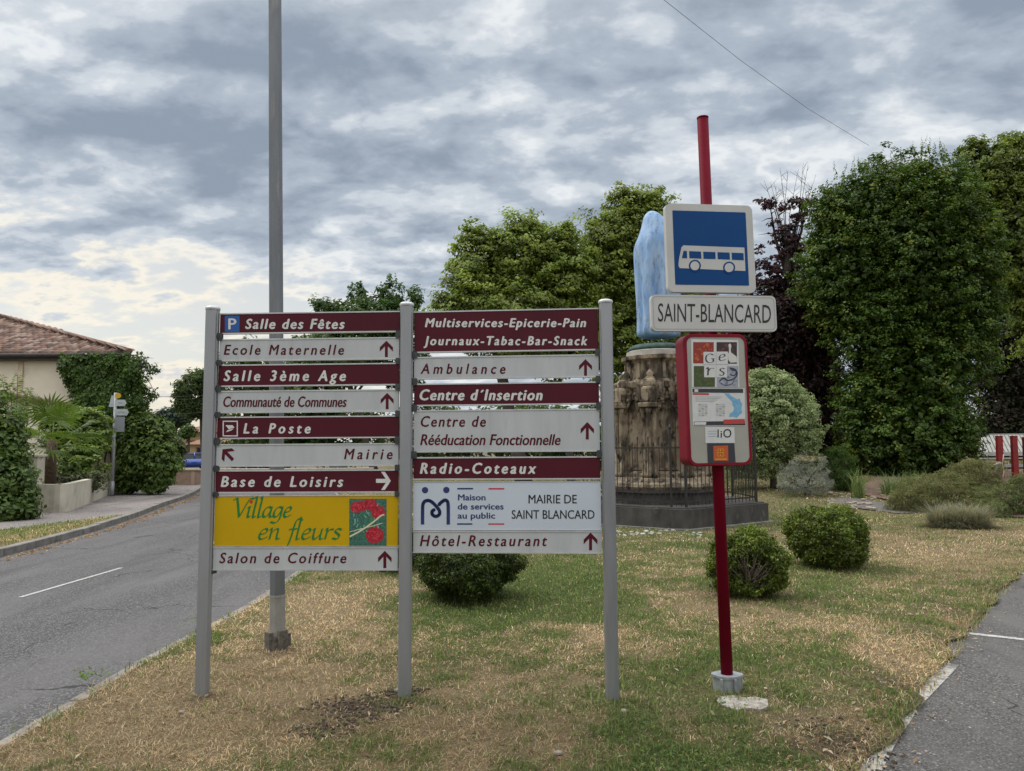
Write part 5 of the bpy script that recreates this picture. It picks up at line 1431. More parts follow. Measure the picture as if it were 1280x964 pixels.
# niches with pointed arches on each face
for k in range(8):
    an = -math.pi / 2 + k * math.pi / 4; nrm_ = Vector((math.cos(an), math.sin(an), 0)); tan = Vector((-math.sin(an), math.cos(an), 0)); ap = .905 * math.cos(math.pi / 8)
    f = lambda u, v, c, nrm_=nrm_, tan=tan, ap=ap: Vector((mcx, mcy, 0)) + tan * u + nrm_ * (ap + c) + Vector((0, 0, v))
    mb = MB(); hw_ = .235
    arch = [(-hw_, 1.12), (hw_, 1.12), (hw_, 2.30)]
    for t in np.linspace(0, 1, 8)[1:]: arch.append((hw_ * (1 - t ** 1.6), 2.30 + .34 * math.sin(t * math.pi / 2) ** .9))
    for t in np.linspace(1, 0, 8)[1:]: arch.append((-hw_ * (1 - t ** 1.6), 2.30 + .34 * math.sin(t * math.pi / 2) ** .9))
    inner = [(a * .78, 1.17 + (b - 1.12) * .95) for a, b in arch]; n = len(arch)
    vs = [f(a, b, .07) for a, b in arch] + [f(a, b, .07) for a, b in inner] + [f(a, b, .012) for a, b in inner] + [f(a, b, -.02) for a, b in arch]
    fs = []
    for i in range(n):
        j = (i + 1) % n; fs += [[i, j, n + j, n + i], [n + i, n + j, 2 * n + j, 2 * n + i], [3 * n + i, 3 * n + j, j, i]]
    fs.append([2 * n + i for i in range(n)]); mb.add(vs, fs)
    # crocketed gable above the arch, finial
    mb.tube([f(-hw_ - .03, 2.28, .09), f(-.1, 2.52, .11), f(0, 2.86, .12)], [.035, .03, .022], 6); mb.tube([f(hw_ + .03, 2.28, .09), f(.1, 2.52, .11), f(0, 2.86, .12)], [.035, .03, .022], 6)
    mb.box(f(0, 2.92, .12), (.16, .14, .16), Matrix.Rotation(an, 3, 'Z'), .03)
    for t in (.3, .6, .85):
        for s_ in (-1, 1): mb.box(f(s_ * hw_ * (1 - t * .9), 2.30 + .5 * t, .12), (.07, .07, .06), Matrix.Rotation(an, 3, 'Z'), .015)
    mb.tube([f(-.1, 2.34, .06), f(-.05, 2.46, .06), f(0, 2.40, .06), f(.05, 2.46, .06), f(.1, 2.34, .06)], .014, 5)
    ped.part('niche', mb, STONE, body)
    # corner buttress: cluster of shafts with a small figure canopy and gabled shoulder
    an2 = an + math.pi / 8; n2 = Vector((math.cos(an2), math.sin(an2), 0)); t2 = Vector((-math.sin(an2), math.cos(an2), 0)); r_ = .93
    ctr = Vector((mcx, mcy, 0)) + n2 * r_; mb = MB()
    mb.box(ctr + Vector((0, 0, 1.9)), (.22, .30, 1.7), Matrix.Rotation(an2, 3, 'Z'), .02)
    for s_ in (-1, 0, 1): mb.lathe([(.07, .98), (.07, 1.04), (.048, 1.08), (.048, 2.3), (.065, 2.34), (.075, 2.42)], ctr + n2 * (.13 if s_ == 0 else .09) + t2 * s_ * .11, 10)
    mb.box(ctr + n2 * .05 + Vector((0, 0, 2.48)), (.36, .40, .10), Matrix.Rotation(an2, 3, 'Z'), .02)
    mb.box(ctr + n2 * .02 + Vector((0, 0, 2.70)), (.26, .30, .36), Matrix.Rotation(an2, 3, 'Z'), .06)
    mb.box(ctr - n2 * .05 + Vector((0, 0, 2.95)), (.24, .26, .22), Matrix.Rotation(an2, 3, 'Z'), .07)
    mb.lathe([(.10, 3.0), (.13, 3.05), (.06, 3.12), (.09, 3.17), (.001, 3.27)], ctr - n2 * .12, 8)
    ped.part('buttress', mb, STONE, body)
mb = MB(); mb.lathe([(.80, 2.95), (.74, 3.02), (.71, 3.08), (.70, 3.42), (.73, 3.46), (.80, 3.50), (.80, 3.58), (.70, 3.60)], (mcx, mcy, 0), 16, smooth=False)
for k in range(16):
    a = k * math.pi / 8; mb.box((mcx + .705 * math.cos(a), mcy + .705 * math.sin(a), 3.25), (.06, .13 if k % 2 else .07, .34), Matrix.Rotation(a, 3, 'Z'), .015)
ped.part('drum', mb, STONE)
mb = MB(); mb.lathe([(.68, 3.60), (.68, 3.70), (.64, 3.72)], (mcx, mcy, 0), 28, smooth=False); ped.part('top_ring', mb, mk('pale_ring', (.48, .46, .42), (.32, .30, .26), 5, .9))

# fence
IRON = mk('wrought_iron', (.016, .017, .019), (.035, .028, .024), 20, .6)
fen = Thing('iron_fence', 'black wrought iron railing with pointed bars around the monument', 'fence', (mcx, mcy, .425))
fq = inset(q, .90); zb = .425
for k in range(8):
    a, b = Vector((*fq[k], 0)), Vector((*fq[(k + 1) % 8], 0)); d = b - a; n = max(3, int(d.length / .115)); mb = MB(); rot = Matrix.Rotation(math.atan2(d.y, d.x), 3, 'Z')
    for h in (.10, 1.16): mb.box((a + b) / 2 + Vector((0, 0, zb + h)), (d.length, .022, .03), rot)
    for j in range(1, n):
        p_ = a + d * (j / n); tall = 1.42 if j % 2 else 1.30
        mb.tube([p_ + Vector((0, 0, zb + .02)), p_ + Vector((0, 0, zb + tall - .09))], .0085, 6, caps=False); mb.tube([p_ + Vector((0, 0, zb + tall - .10)), p_ + Vector((0, 0, zb + tall - .06)), p_ + Vector((0, 0, zb + tall))], [.009, .018, .001], 6)
    fen.part('railing', mb, IRON)
    mb = MB(); mb.box(a + Vector((0, 0, zb + .76)), (.045, .045, 1.52), rot, .006); mb.lathe([(.02, 0), (.038, .03), (.02, .07), (.001, .11)], a + Vector((0, 0, zb + 1.52)), 10); fen.part('corner_post', mb, IRON)

# statue: cloaked figure seen from behind
BLUEST = mk('painted_blue_stone', (.22, .40, .70), (.38, .52, .72), 5, .85, .03, stretch=(1.4, 1.4, .4), c3=(.13, .18, .28), s3=8, l3=.52, h3=.74, bscale=8)
st = Thing('statue', 'pale blue painted statue of a veiled cloaked figure seen from behind on the pedestal', 'statue', (mcx, mcy, 3.72))
mb = MB(); mb.lathe([(.64, 0), (.66, .04), (.62, .09), (.52, .14)], (mcx, mcy, 3.722), 28); st.part('base_disc', mb, mk('verdigris', (.05, .10, .09), (.02, .045, .04), 9, .8))
sx0 = P(821, 560, mcy).x
kx = mcy / FPX
sil = []  # (z, left, right) from the outline; the hidden right side mirrors the cloak
for (y, l, r) in ((424, 794.5, 852), (415, 796, 850), (400, 796.5, 850), (380, 795.5, 850.5), (360, 794, 851), (340, 793, 852), (322, 792, 852.5), (312, 791.8, 851), (304, 794, 848.5), (296, 798, 844), (288, 800.5, 839), (281, 802.4, 836.5), (275, 803.4, 832), (270, 805, 827), (266, 808.5, 821.5), (264, 812, 817.5)):
    z = P(820, y, mcy).z; sil.append((z, P(l, y, mcy).x, P(r, y, mcy).x, y))
n = 56; V = []; Fc = []
for i, (z, xl, xr, y) in enumerate(sil):
    cx = (xl + xr) / 2; rx = (xr - xl) / 2; ry = rx * (.72 if y > 300 else .85)
    t = min(1, max(0, (y - 290) / 60))
    for k in range(n):
        a = 2 * math.pi * k / n
        fold = 1 + t * (.22 * math.sin(a * 8 + .7 * math.sin(z * 1.7)) + .12 * math.sin(a * 15 + 1.3 + z)) * (1 - .9 * abs(math.cos(a)) ** 4)
        yb = 0.05 * math.sin(min(1, t) * 3) if y < 310 else 0
        V.append((cx + rx * math.cos(a) * (1 if abs(math.cos(a)) > .9 else fold ** .5), mcy + ry * math.sin(a) * fold - yb, z))
for i in range(len(sil) - 1):
    for k in range(n): Fc.append((i * n + k, i * n + (k + 1) % n, (i + 1) * n + (k + 1) % n, (i + 1) * n + k))
Fc.append([(len(sil) - 1) * n + k for k in range(n)]); Fc.append([n - 1 - k for k in range(n)])
mb = MB(); mb.smooth = True; mb.add(V, Fc); o = st.part('cloak', mb, BLUEST)
m = o.modifiers.new('smooth', 'SUBSURF'); m.levels = m.render_levels = 1
# the side away from the road: face and joined hands, pale stone
PST = mk('pale_statue_stone', (.5, .47, .42), (.4, .37, .32), 8, .8)
hz = P(815, 277, mcy).z; hx_ = P(816.5, 277, mcy).x
mb = MB(); mb.lathe([(.001, -.16), (.07, -.14), (.105, -.06), (.11, .03), (.09, .11), (.05, .15), (.001, .165)], (hx_, mcy + .13, hz - .02), 16); mb.box((hx_, mcy + .245, hz - .03), (.03, .04, .06), None, .008); st.part('face', mb, PST)
mb = MB()
for s_ in (-1, 1): mb.tube([(sx0 + s_ * .3, mcy + .15, hz - .75), (sx0 + s_ * .2, mcy + .33, hz - .85), (sx0 + s_ * .03, mcy + .38, hz - .62)], [.09, .07, .035], 8)
st.part('hands', mb, PST)
# rubble and pale chips at the plinth foot
mb = MB(); r = random.Random(4)
for k in range(40):
    c = G(r.uniform(770, 880), r.gauss(667, 2.5)); s_ = r.uniform(.012, .05); mb.box((c.x, c.y, s_ * .3), (s_ * 2, s_ * 1.3, s_ * .8), Matrix.Rotation(r.random() * 3, 3, 'Z') @ Matrix.Rotation(.4, 3, 'X'), s_ * .2)
struct('rubble', mb.mesh('rubble', mk('white_chips', (.50, .49, .46), (.3, .29, .27), 20, .9)), 'stuff', 'pale stone chips lying at the foot of the monument plinth', 'rubble')

# ================================================================== box balls and planting
BX = [(.075, .120, .014), (.12, .17, .02), (.035, .06, .009), (.21, .26, .035)]
BXD = [(.048, .08, .012), (.09, .13, .02), (.025, .045, .008)]


def boxball(cx, by, rx, ry, label, pal, seed, hole=None, n=24000, leafs=.03):
    c = G(cx, by); k = c.y / FPX; R = rx * k; H = ry * k; cy = c.y + R * .8; ctr = Vector((c.x * cy / c.y, cy, 0)); k = cy / FPX; R = rx * k; H = ry * k
    ctr.z = H * .93
    rng = np.random.default_rng(seed); d = nrm(rng.normal(size=(n, 3))); lump = 1 + .30 * (fbm(d[:, 0] * 3 + seed, d[:, 2] * 3 + d[:, 1] * 2, seed, 3) - .5) * 2
    q = np.where(rng.random(n) < .72, rng.uniform(.88, 1.0, n) + .13 * rng.random(n) ** 7, rng.uniform(.6, .95, n)) * lump
    p = np.array(ctr) + d * np.array([R, R, H]) * q[:, None]
    keep = p[:, 2] > .03 + .05 * rng.random(n)
    if hole is not None:
        hd = nrm(np.array([hole], float)); dd = (d * hd).sum(1) + .10 * (fbm(d[:, 0] * 6, d[:, 2] * 6, 3, 2) - .5) * 2; keep &= ~((dd > .86) | ((dd > .74) & (q > .85) & (rng.random(n) < .6)))
    p, d, q = p[keep], d[keep], q[keep]; N = len(p)
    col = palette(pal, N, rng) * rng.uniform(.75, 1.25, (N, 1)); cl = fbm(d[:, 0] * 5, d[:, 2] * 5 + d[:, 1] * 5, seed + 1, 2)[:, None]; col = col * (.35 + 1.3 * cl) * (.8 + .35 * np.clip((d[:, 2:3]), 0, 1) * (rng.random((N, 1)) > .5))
    th = Thing('box_ball', label, 'shrub', (ctr.x, ctr.y, 0), 'clipped box balls on the lawn')
    th.leaves('foliage', leaf_arrays(p, d * .7 + rng.normal(size=(N, 3)) * .7 + [0, 0, .4], d + rng.normal(size=(N, 3)) * .6 + [0, 0, .7], leafs * rng.uniform(.7, 1.4, N), col, .5), LEAFD)
    mb = MB(); rg = random.Random(seed)
    for j in range(60 if hole is not None else 26):
        dv = Vector((rg.gauss(0, 1), rg.gauss(0, 1), abs(rg.gauss(.2, .8)))).normalized()
        if hole is not None and rg.random() < .6: dv = (Vector(hole).normalized() + Vector((rg.gauss(0, .35), rg.gauss(0, .3), rg.gauss(0, .35)))).normalized()
        e = ctr + Vector((dv.x * R, dv.y * R, dv.z * H)) * rg.uniform(.7, .92); s0 = Vector((ctr.x + rg.uniform(-.05, .05), ctr.y + rg.uniform(-.05, .05), -.02)); mb.tube([s0, s0.lerp(e, .45) + Vector((rg.uniform(-.04, .04), 0, .03)), e], [.012, .008, .003], 5)
    th.part('stem', mb, mk('box_twigs', (.17, .14, .11), (.10, .085, .065), 30, .9))
    return th


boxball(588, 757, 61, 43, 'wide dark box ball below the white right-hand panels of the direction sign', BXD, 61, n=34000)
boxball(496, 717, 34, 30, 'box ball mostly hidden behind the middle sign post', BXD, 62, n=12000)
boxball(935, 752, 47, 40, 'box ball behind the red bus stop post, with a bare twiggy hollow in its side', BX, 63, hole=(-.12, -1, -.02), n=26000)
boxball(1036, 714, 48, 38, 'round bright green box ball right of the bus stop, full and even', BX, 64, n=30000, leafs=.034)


def gz(px, Y): return float(rise(P(px, 560, Y).x, Y))


def gp(px, Y):
    q = P(px, 560, Y); return Vector((q.x, Y, float(rise(q.x, Y))))


# variegated shrub
VG = [(.30, .36, .17), (.40, .44, .26), (.18, .26, .09), (.24, .30, .12)]
b_ = [blob(960, 515, 55, 48, 24), blob(985, 540, 42, 42, 24), blob(940, 560, 40, 40, 24), blob(955, 485, 32, 25, 24), blob(1000, 570, 26, 26, 24), blob(915, 530, 40, 55, 24)]
tree('variegated_shrub', 'pale cream and green variegated shrub on a short trunk right of the bus timetable', gp(966, 24), b_, cat(crown(b_, 1300, 32, .19, .085, VG, 71, up=.7, flat=.6, cvar=.5, shell=.85, zmin=gz(966, 24) + .35), core(b_, 5000, .2, VG[2:], 6, .8)), .11, 71, 'shrub')
SV = [(.25, .27, .22), (.32, .34, .28), (.17, .19, .15)]
b_ = [blob(1008, 590, 28, 20, 22), blob(990, 602, 18, 15, 21.8), blob(1025, 600, 16, 17, 21.8), blob(1008, 606, 30, 12, 21.6)]
shrub('silver_shrub', 'low silvery grey shrub with faded flower heads beside the variegated shrub', gp(1008, 22.3), b_, cat(crown(b_, 260, 30, .12, .06, SV, 72, width=.22, dirup=.9, rnd=.9, shell=.8, lump=.15), crown([blob(1010, 573, 20, 3, 21.6)], 30, 14, .06, .035, [(.34, .26, .14), (.4, .32, .2)], 73)), 72)
b_ = [blob(1050, 585, 20, 26, 23.5), blob(1040, 575, 14, 18, 24), blob(1058, 600, 16, 14, 23)]
shrub('green_shrub', 'mid green feathery shrub between the silvery shrub and the big hornbeam', gp(1050, 23.5), b_, crown(b_, 300, 34, .16, .10, [(.07, .12, .025), (.10, .16, .035), (.045, .08, .02)], 74, width=.15, dirup=1.0, rnd=1), 74)


def tuft(name, label, px, Y, n, h, w, spread, pal, seed, tilt=(.1, 1.0), cat_='plant', zoff=0):
    rng = np.random.default_rng(seed); c = gp(px, Y); a = rng.random(n) * 6.283; rr = np.sqrt(rng.random(n)) * spread
    x = c.x + np.cos(a) * rr; y = c.y + np.sin(a) * rr * .6; z = rise(x, y) + zoff; col = palette(pal, n, rng) * rng.uniform(.75, 1.2, (n, 1))
    th = Thing(name, label, cat_, c); th.leaves('leaves', blades(x, y, z, h * rng.uniform(.5, 1.1, n), w * rng.uniform(.7, 1.3, n), col, rng, rng.uniform(*tilt, n)), LEAF); return th


tuft('iris_clump', 'upright pale green sword-leaved clump at the edge of the planting bed', 1070, 21, 40, .95, .03, .2, [(.14, .2, .06), (.22, .26, .1), (.1, .15, .05)], 81, (.02, .45))
tuft('daylily_clump', 'arching green strap-leaved clump beneath the hornbeam', 1135, 21.5, 700, .85, .022, .75, [(.08, .14, .04), (.12, .19, .06), (.18, .22, .09)], 82, (.2, 1.1))
tuft('grass_tussock', 'small pale dry tussock at the left end of the planting bed', 1047, 18.5, 260, .3, .012, .28, [(.3, .27, .17), (.2, .2, .1)], 83, (.3, 1.3))
tuft('fescue_mound', 'grey-green mound of fine grass with a straw coloured top at the lawn edge', 1193, 14.6, 6500, .60, .008, .50, [(.20, .22, .15), (.28, .27, .17), (.14, .17, .10), (.40, .33, .2)], 84, (.35, 1.45))
HB = [(.15, .17, .06), (.20, .21, .085), (.10, .12, .045), (.24, .22, .11)]
b_ = [blob(1180, 618, 52, 26, 18), blob(1215, 600, 34, 24, 18.3), blob(1145, 628, 34, 18, 18), blob(1205, 632, 36, 20, 17.4)]
shrub('heath_shrub', 'broad olive-green heath shrub filling the bed behind the grey mound', gp(1185, 18), b_, crown(b_, 900, 34, .12, .075, HB, 75, width=.16, dirup=.9, rnd=1, shell=.8, zmin=0, cvar=.6), 75)
b_ = [blob(1258, 628, 32, 22, 17), blob(1290, 620, 30, 30, 17), blob(1240, 640, 22, 14, 16.6)]
shrub('heath_shrub', 'darker low heath shrub at the right edge of the picture', gp(1262, 17), b_, crown(b_, 460, 34, .12, .075, [(.10, .15, .05), (.14, .18, .065), (.18, .17, .08)], 76, width=.16, dirup=.9, rnd=1, shell=.8, zmin=0, cvar=.6), 76)
mb = MB(); mb.tube([gp(1170, 17) + Vector((.1, 0, .1)), P(1152, 614, 16.7)], [.012, .006], 5)
# bed edge with dark membrane
bed = [G(1030, 631), G(1060, 627), G(1100, 632), G(1135, 636), G(1170, 642), G(1120, 643), G(1075, 638)]
mb = MB(); mb.add([(a.x, a.y, float(rise(a.x, a.y)) + .02) for a in bed], [list(range(7))[::-1]]); struct('membrane_strip', mb.mesh('membrane_strip', mk('weed_membrane', (.075, .075, .08), (.15, .13, .11), 9, .8, .02)))
mb = MB(); bs = [(1062, 623), (1100, 612), (1180, 612), (1280, 600), (1330, 650), (1200, 645), (1135, 634)]
pts = []
v = [(a.x, a.y, float(rise(a.x, a.y)) + .03) for a in [G(x, y) for x, y in bs]]; mb.add(v, [list(range(len(v)))[::-1]]); struct('bed_soil', mb.mesh('bed_soil', mk('mulch', (.20, .13, .09), (.09, .06, .045), 12, .95, .03)))
mb = MB(); r = random.Random(8)
for k in range(80):
    c = G(r.uniform(1030, 1130), r.uniform(620, 640)); s_ = r.uniform(.02, .07); mb.box((c.x, c.y, float(rise(c.x, c.y)) + .05), (s_ * 2, s_ * 1.4, s_ * .7), Matrix.Rotation(r.random() * 3, 3, 'Z'), s_ * .2)
struct('rubble', mb.mesh('rubble', mk('bed_stones', (.34, .25, .19), (.5, .46, .4), 9, .9)), 'stuff', 'small stones strewn along the edge of the planting bed', 'rubble')

# ================================================================== trees
LIME = [(.155, .215, .038), (.21, .275, .05), (.09, .135, .026), (.29, .34, .075)]
bA = [blob(600, 345, 42, 62, 32), blob(648, 318, 50, 48, 32), blob(700, 340, 50, 56, 32.3), blob(640, 400, 88, 60, 32), blob(572, 385, 34, 38, 31.8), blob(700, 420, 60, 60, 32), blob(590, 300, 16, 24, 32), blob(655, 285, 20, 18, 32), blob(705, 292, 16, 16, 32)]
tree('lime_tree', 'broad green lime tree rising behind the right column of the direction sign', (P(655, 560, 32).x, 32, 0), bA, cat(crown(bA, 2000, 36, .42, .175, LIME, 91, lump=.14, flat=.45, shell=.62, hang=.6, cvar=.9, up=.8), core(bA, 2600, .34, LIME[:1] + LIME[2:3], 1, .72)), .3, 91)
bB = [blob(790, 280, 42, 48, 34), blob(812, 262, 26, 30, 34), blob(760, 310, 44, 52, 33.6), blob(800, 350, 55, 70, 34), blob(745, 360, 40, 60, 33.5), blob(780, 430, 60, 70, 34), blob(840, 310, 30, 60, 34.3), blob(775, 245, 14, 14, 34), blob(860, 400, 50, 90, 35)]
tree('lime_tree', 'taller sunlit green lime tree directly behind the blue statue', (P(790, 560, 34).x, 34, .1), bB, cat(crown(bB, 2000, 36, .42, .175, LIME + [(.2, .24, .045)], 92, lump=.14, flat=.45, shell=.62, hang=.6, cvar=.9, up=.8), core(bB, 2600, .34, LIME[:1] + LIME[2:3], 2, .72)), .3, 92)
bC0 = [blob(320, 470, 50, 40, 50), blob(400, 455, 60, 52, 50), blob(360, 520, 90, 50, 50), blob(300, 440, 24, 20, 50)]
tree('broadleaf_tree', 'dark tree glimpsed through the slits of the left sign column', (P(360, 560, 50).x, 50, -.1), bC0, cat(crown(bC0, 500, 24, .45, .26, DG, 193), core(bC0, 4000, .4, DG, 7, .8)), .25, 193)
bC = [blob(410, 384, 20, 9, 46), blob(450, 372, 14, 22, 46), blob(488, 368, 16, 24, 46), blob(518, 374, 12, 14, 46), blob(470, 400, 60, 24, 46), blob(440, 440, 60, 40, 46), blob(500, 440, 40, 50, 46), blob(395, 382, 10, 8, 46)]
tree('broadleaf_tree', 'small upright-branched tree far behind the top of the left sign column', (P(470, 560, 46).x, 46, -.1), bC, crown(bC, 900, 26, .36, .24, [(.06, .115, .028), (.08, .145, .035), (.045, .085, .022)], 93, flat=1.1, dirup=.4, shell=.7), .22, 93)
bD = [blob(330, 560, 60, 30, 52), blob(430, 545, 60, 40, 50), blob(540, 545, 60, 45, 48), blob(660, 540, 70, 45, 46), blob(740, 545, 50, 45, 44)]
shrub('hedge', 'long dark green hedge glimpsed between the sign panels', (P(540, 560, 48).x, 49, 0), bD, crown(bD, 900, 18, .6, .36, DG, 94), 94)
PURP = [(.050, .018, .022), (.035, .014, .018), (.075, .028, .03), (.03, .02, .018)]
bP = [blob(985, 300, 32, 30, 33), blob(1000, 262, 26, 20, 33), blob(962, 255, 18, 10, 33), blob(955, 345, 40, 40, 33), blob(1000, 345, 40, 50, 33)]
bP2 = [blob(975, 410, 60, 60, 33), blob(1000, 480, 62, 65, 33.5), blob(940, 450, 50, 60, 33.5), blob(1010, 400, 40, 60, 33), blob(990, 545, 60, 45, 34)]
pt = tree('copper_beech', 'dark purple-leaved tree with bare twigs at its top, behind the bus stop', (P(990, 560, 33.5).x, 33.5, float(rise(12, 33.5))), bP + bP2, cat(crown(bP, 210, 24, .30, .19, PURP, 95, inner=.5, flat=.5), crown(bP2, 1000, 26, .45, .22, PURP + [(.03, .035, .018)], 96), core(bP2, 7000, .45, PURP, 3)), .28, 95)
mb = MB(); r = random.Random(10)
for (x, y) in ((1010, 206), (998, 212), (985, 215), (1020, 218), (970, 232), (955, 225), (1004, 204), (975, 210), (963, 228), (1015, 235)):
    e = P(x, y, 33); s0 = P(985 + (x - 985) * .2, 330 + r.uniform(-20, 20), 33.2); m_ = s0.lerp(e, .55) + Vector((r.uniform(-.25, .25), 0, .0)); mb.tube([s0, m_, e], [.03, .016, .005], 5)
    for k in range(6):
        a = m_.lerp(e, r.random()); mb.tube([a, a + Vector((r.uniform(-.5, .5), r.uniform(-.3, .3), r.uniform(.1, .5)))], [.010, .004], 4)
pt.part('twigs', mb, BARK)
HORN = [(.046, .088, .011), (.068, .120, .014), (.030, .060, .009), (.10, .165, .020)]
HORNL = [(.14, .19, .025), (.18, .22, .035), (.09, .14, .02)]
bH = [blob(1122, 320, 118, 112, 29, 1, .8, 1), blob(1092, 285, 82, 78, 29, 1, .8, .6), blob(1155, 268, 76, 80, 29, 1, .8, .8), blob(1184, 335, 72, 108, 29, 1, .8, .8), blob(1064, 348, 66, 78, 29, 1, .8, .4), blob(1090, 400, 58, 70, 29, 1, .8, .2), blob(1138, 470, 86, 75, 29, 1, .8, .5), blob(1132, 545, 82, 60, 29, 1, .8, 0), blob(1190, 410, 54, 76, 29, 1, .8, .4), blob(1088, 520, 40, 60, 29, 1, .8, -.3), blob(1178, 545, 44, 56, 29, 1, .8, -.2), blob(1040, 270, 24, 34, 29, 1, .8, .2)]
hd_ = crown(bH, 3300, 30, .27, .13, HORN, 97, up=.85, out=.5, flat=.6, hang=.3, shell=.86, inner=.08, cvar=.6, width=.6, lump=.11)
hd2 = crown(bH, 300, 26, .26, .135, HORNL, 98, up=.9, flat=1.3, shell=.98, inner=0, cvar=.4)
rng = np.random.default_rng(12); sp_ = []
for k in range(150):
    b = bH[rng.integers(0, 5)]; th_ = rng.uniform(0, 6.28); el = rng.uniform(.35, 1.5); d = np.array([math.cos(th_) * math.cos(el), math.sin(th_) * math.cos(el), math.sin(el)]); sp_.append(np.array(b[0]) + d * np.array(b[1]) * 1.0)
for (x, y) in ((1096, 185), (1120, 190), (1145, 188), (1157, 190), (1037, 222), (1028, 232), (1080, 200), (1070, 205), (1110, 200)): sp_.append(np.array(P(x, y + 32, 29)))
sh1 = shoots(sp_[:150], .7, 30, .12, HORN + HORNL, 13); sh2 = shoots(sp_[150:], .85, 34, .11, HORN, 14)
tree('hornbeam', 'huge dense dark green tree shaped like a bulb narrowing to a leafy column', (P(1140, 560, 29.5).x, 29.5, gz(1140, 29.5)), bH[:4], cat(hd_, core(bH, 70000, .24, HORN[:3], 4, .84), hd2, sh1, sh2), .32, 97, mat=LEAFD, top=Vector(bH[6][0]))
bR = [blob(1235, 215, 42, 42, 40), blob(1215, 250, 40, 40, 40), blob(1275, 235, 50, 60, 40), blob(1260, 300, 60, 70, 40), blob(1300, 360, 50, 90, 40), blob(1218, 185, 14, 14, 40), blob(1265, 178, 18, 14, 40)]
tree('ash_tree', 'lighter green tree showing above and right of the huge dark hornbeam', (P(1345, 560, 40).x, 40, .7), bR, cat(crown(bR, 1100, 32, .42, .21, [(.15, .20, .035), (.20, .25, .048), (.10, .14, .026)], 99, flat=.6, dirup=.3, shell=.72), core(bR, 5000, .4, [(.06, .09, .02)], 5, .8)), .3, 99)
bQ = [blob(1268, 430, 45, 70, 44), blob(1300, 480, 50, 70, 44), blob(1250, 500, 30, 60, 44), blob(1290, 540, 60, 26, 44)]
tree('broadleaf_tree', 'dark shadowy tree behind the white bench at the right edge', (P(1275, 560, 44).x, 44, .7), bQ, crown(bQ, 1500, 28, .45, .24, [(.03, .035, .018), (.04, .05, .02), (.045, .03, .025)], 100), .3, 100)
bW = [blob(x, 545 + 6 * math.sin(x), 46, 34, 52) for x in range(880, 1420, 60)]
shrub('hedge', 'dark hedgerow closing the view behind the lawn on the right', (P(1100, 560, 52).x, 52, .5), bW, crown(bW, 1100, 18, .7, .38, [(.03, .05, .018), (.045, .065, .02)], 101), 101)
bV = [blob(x, 548, 40, 30, 60) for x in (-40, 30, 100, 165)]
shrub('hedge', 'dull hedge behind the cream house', (P(60, 560, 60).x, 60, -.15), bV, crown(bV, 300, 18, .7, .4, DG, 102), 102)

# bench, red posts, stub
BW = mk('weathered_white_wood', (.42, .42, .40), (.32, .32, .30), 6, .7, stretch=(1, .2, 1))
q = gp(1250, 36); bn = Thing('bench', 'weathered white slatted bench with a wide sloping back beyond the red posts', 'bench', q)
xl, xr = P(1221, 560, 36).x, P(1292, 560, 36).x; z0 = q.z
zt = P(1240, 543.5, 36).z; zm = P(1240, 566, 36).z; zs = P(1240, 570, 36).z
ns = 15
for k in range(ns):
    x = xl + .05 + (xr - xl - .1) * k / (ns - 1); mb = MB()
    vs = [(x - .07, 35.9, zm + .03), (x + .07, 35.9, zm + .03), (x + .45, 37.0, zt), (x + .31, 37.0, zt)]; mb.add(vs + [(a, b + .03, c - .04) for a, b, c in vs], [(0, 1, 2, 3), (7, 6, 5, 4), (0, 4, 5, 1), (1, 5, 6, 2), (2, 6, 7, 3), (3, 7, 4, 0)]); bn.part('slat', mb, BW)
mb = MB(); mb.box(((xl + xr) / 2, 35.86, (zm + zm) / 2 - .06), (xr - xl + .1, .06, .2), None, .01); mb.box(((xl + xr) / 2 + .38, 37.06, zt), (xr - xl + .1, .06, .12), None, .01); bn.part('back_rail', mb, BW)
mb = MB(); mb.box(((xl + xr) / 2, 35.6, zs - .12), (xr - xl + .1, .35, .06), None, .01); bn.part('seat', mb, BW)
for x in (xl + .15, xr - .5):
    mb = MB(); mb.box((x, 35.6, (z0 + zs) / 2 - .1), (.16, .3, zs - z0 - .12), None, .01); mb.tube([(x, 37.0, z0), (x + .1, 37.0, zt - .05)], .05, 6); bn.part('leg', mb, BW)
REDP2 = mk('red_painted_wood', (.26, .018, .018), (.18, .012, .014), 5, .6)
for (x, yb, yt, w, Y, lab) in ((1249, 601, 545.5, 6.6, 26.3, 'left one of the red posts, with a short grey stake at its foot'), (1267.5, 600, 545.5, 6.4, 26.6, 'red post standing free in the middle of the row near the white bench'), (1282, 599, 547, 6, 27, 'red post cut by the right edge of the picture')):
    c = gp(x, Y); zt_ = P(x, yt, Y).z; k = Y / FPX; mb = MB(); mb.box((c.x, Y, (zt_ + c.z - .1) / 2), (w * k, w * k * .8, zt_ - c.z + .1), Matrix.Rotation(.02, 3, 'Y'), .012)
    th = Thing('red_post', lab, 'post', c, 'red posts by the car park'); th.part('post', mb, REDP2); mb = MB(); mb.box((c.x + .015, Y, zt_ + .005), (w * k * 1.12, w * k * .95, .025), None, .008); th.part('cap', mb, REDP2)
c = gp(1246, 25.8); zt_ = P(1246, 577, 25.8).z; th = Thing('wooden_stake', 'short grey wooden stake with pale rope in front of the left red post', 'stake', c); mb = MB(); mb.tube([(c.x, 25.8, c.z - .05), (c.x + .02, 25.8, zt_)], [.09, .08], 8); th.part('stake', mb, mk('grey_wood', (.26, .24, .20), (.16, .15, .13), 9, .9))
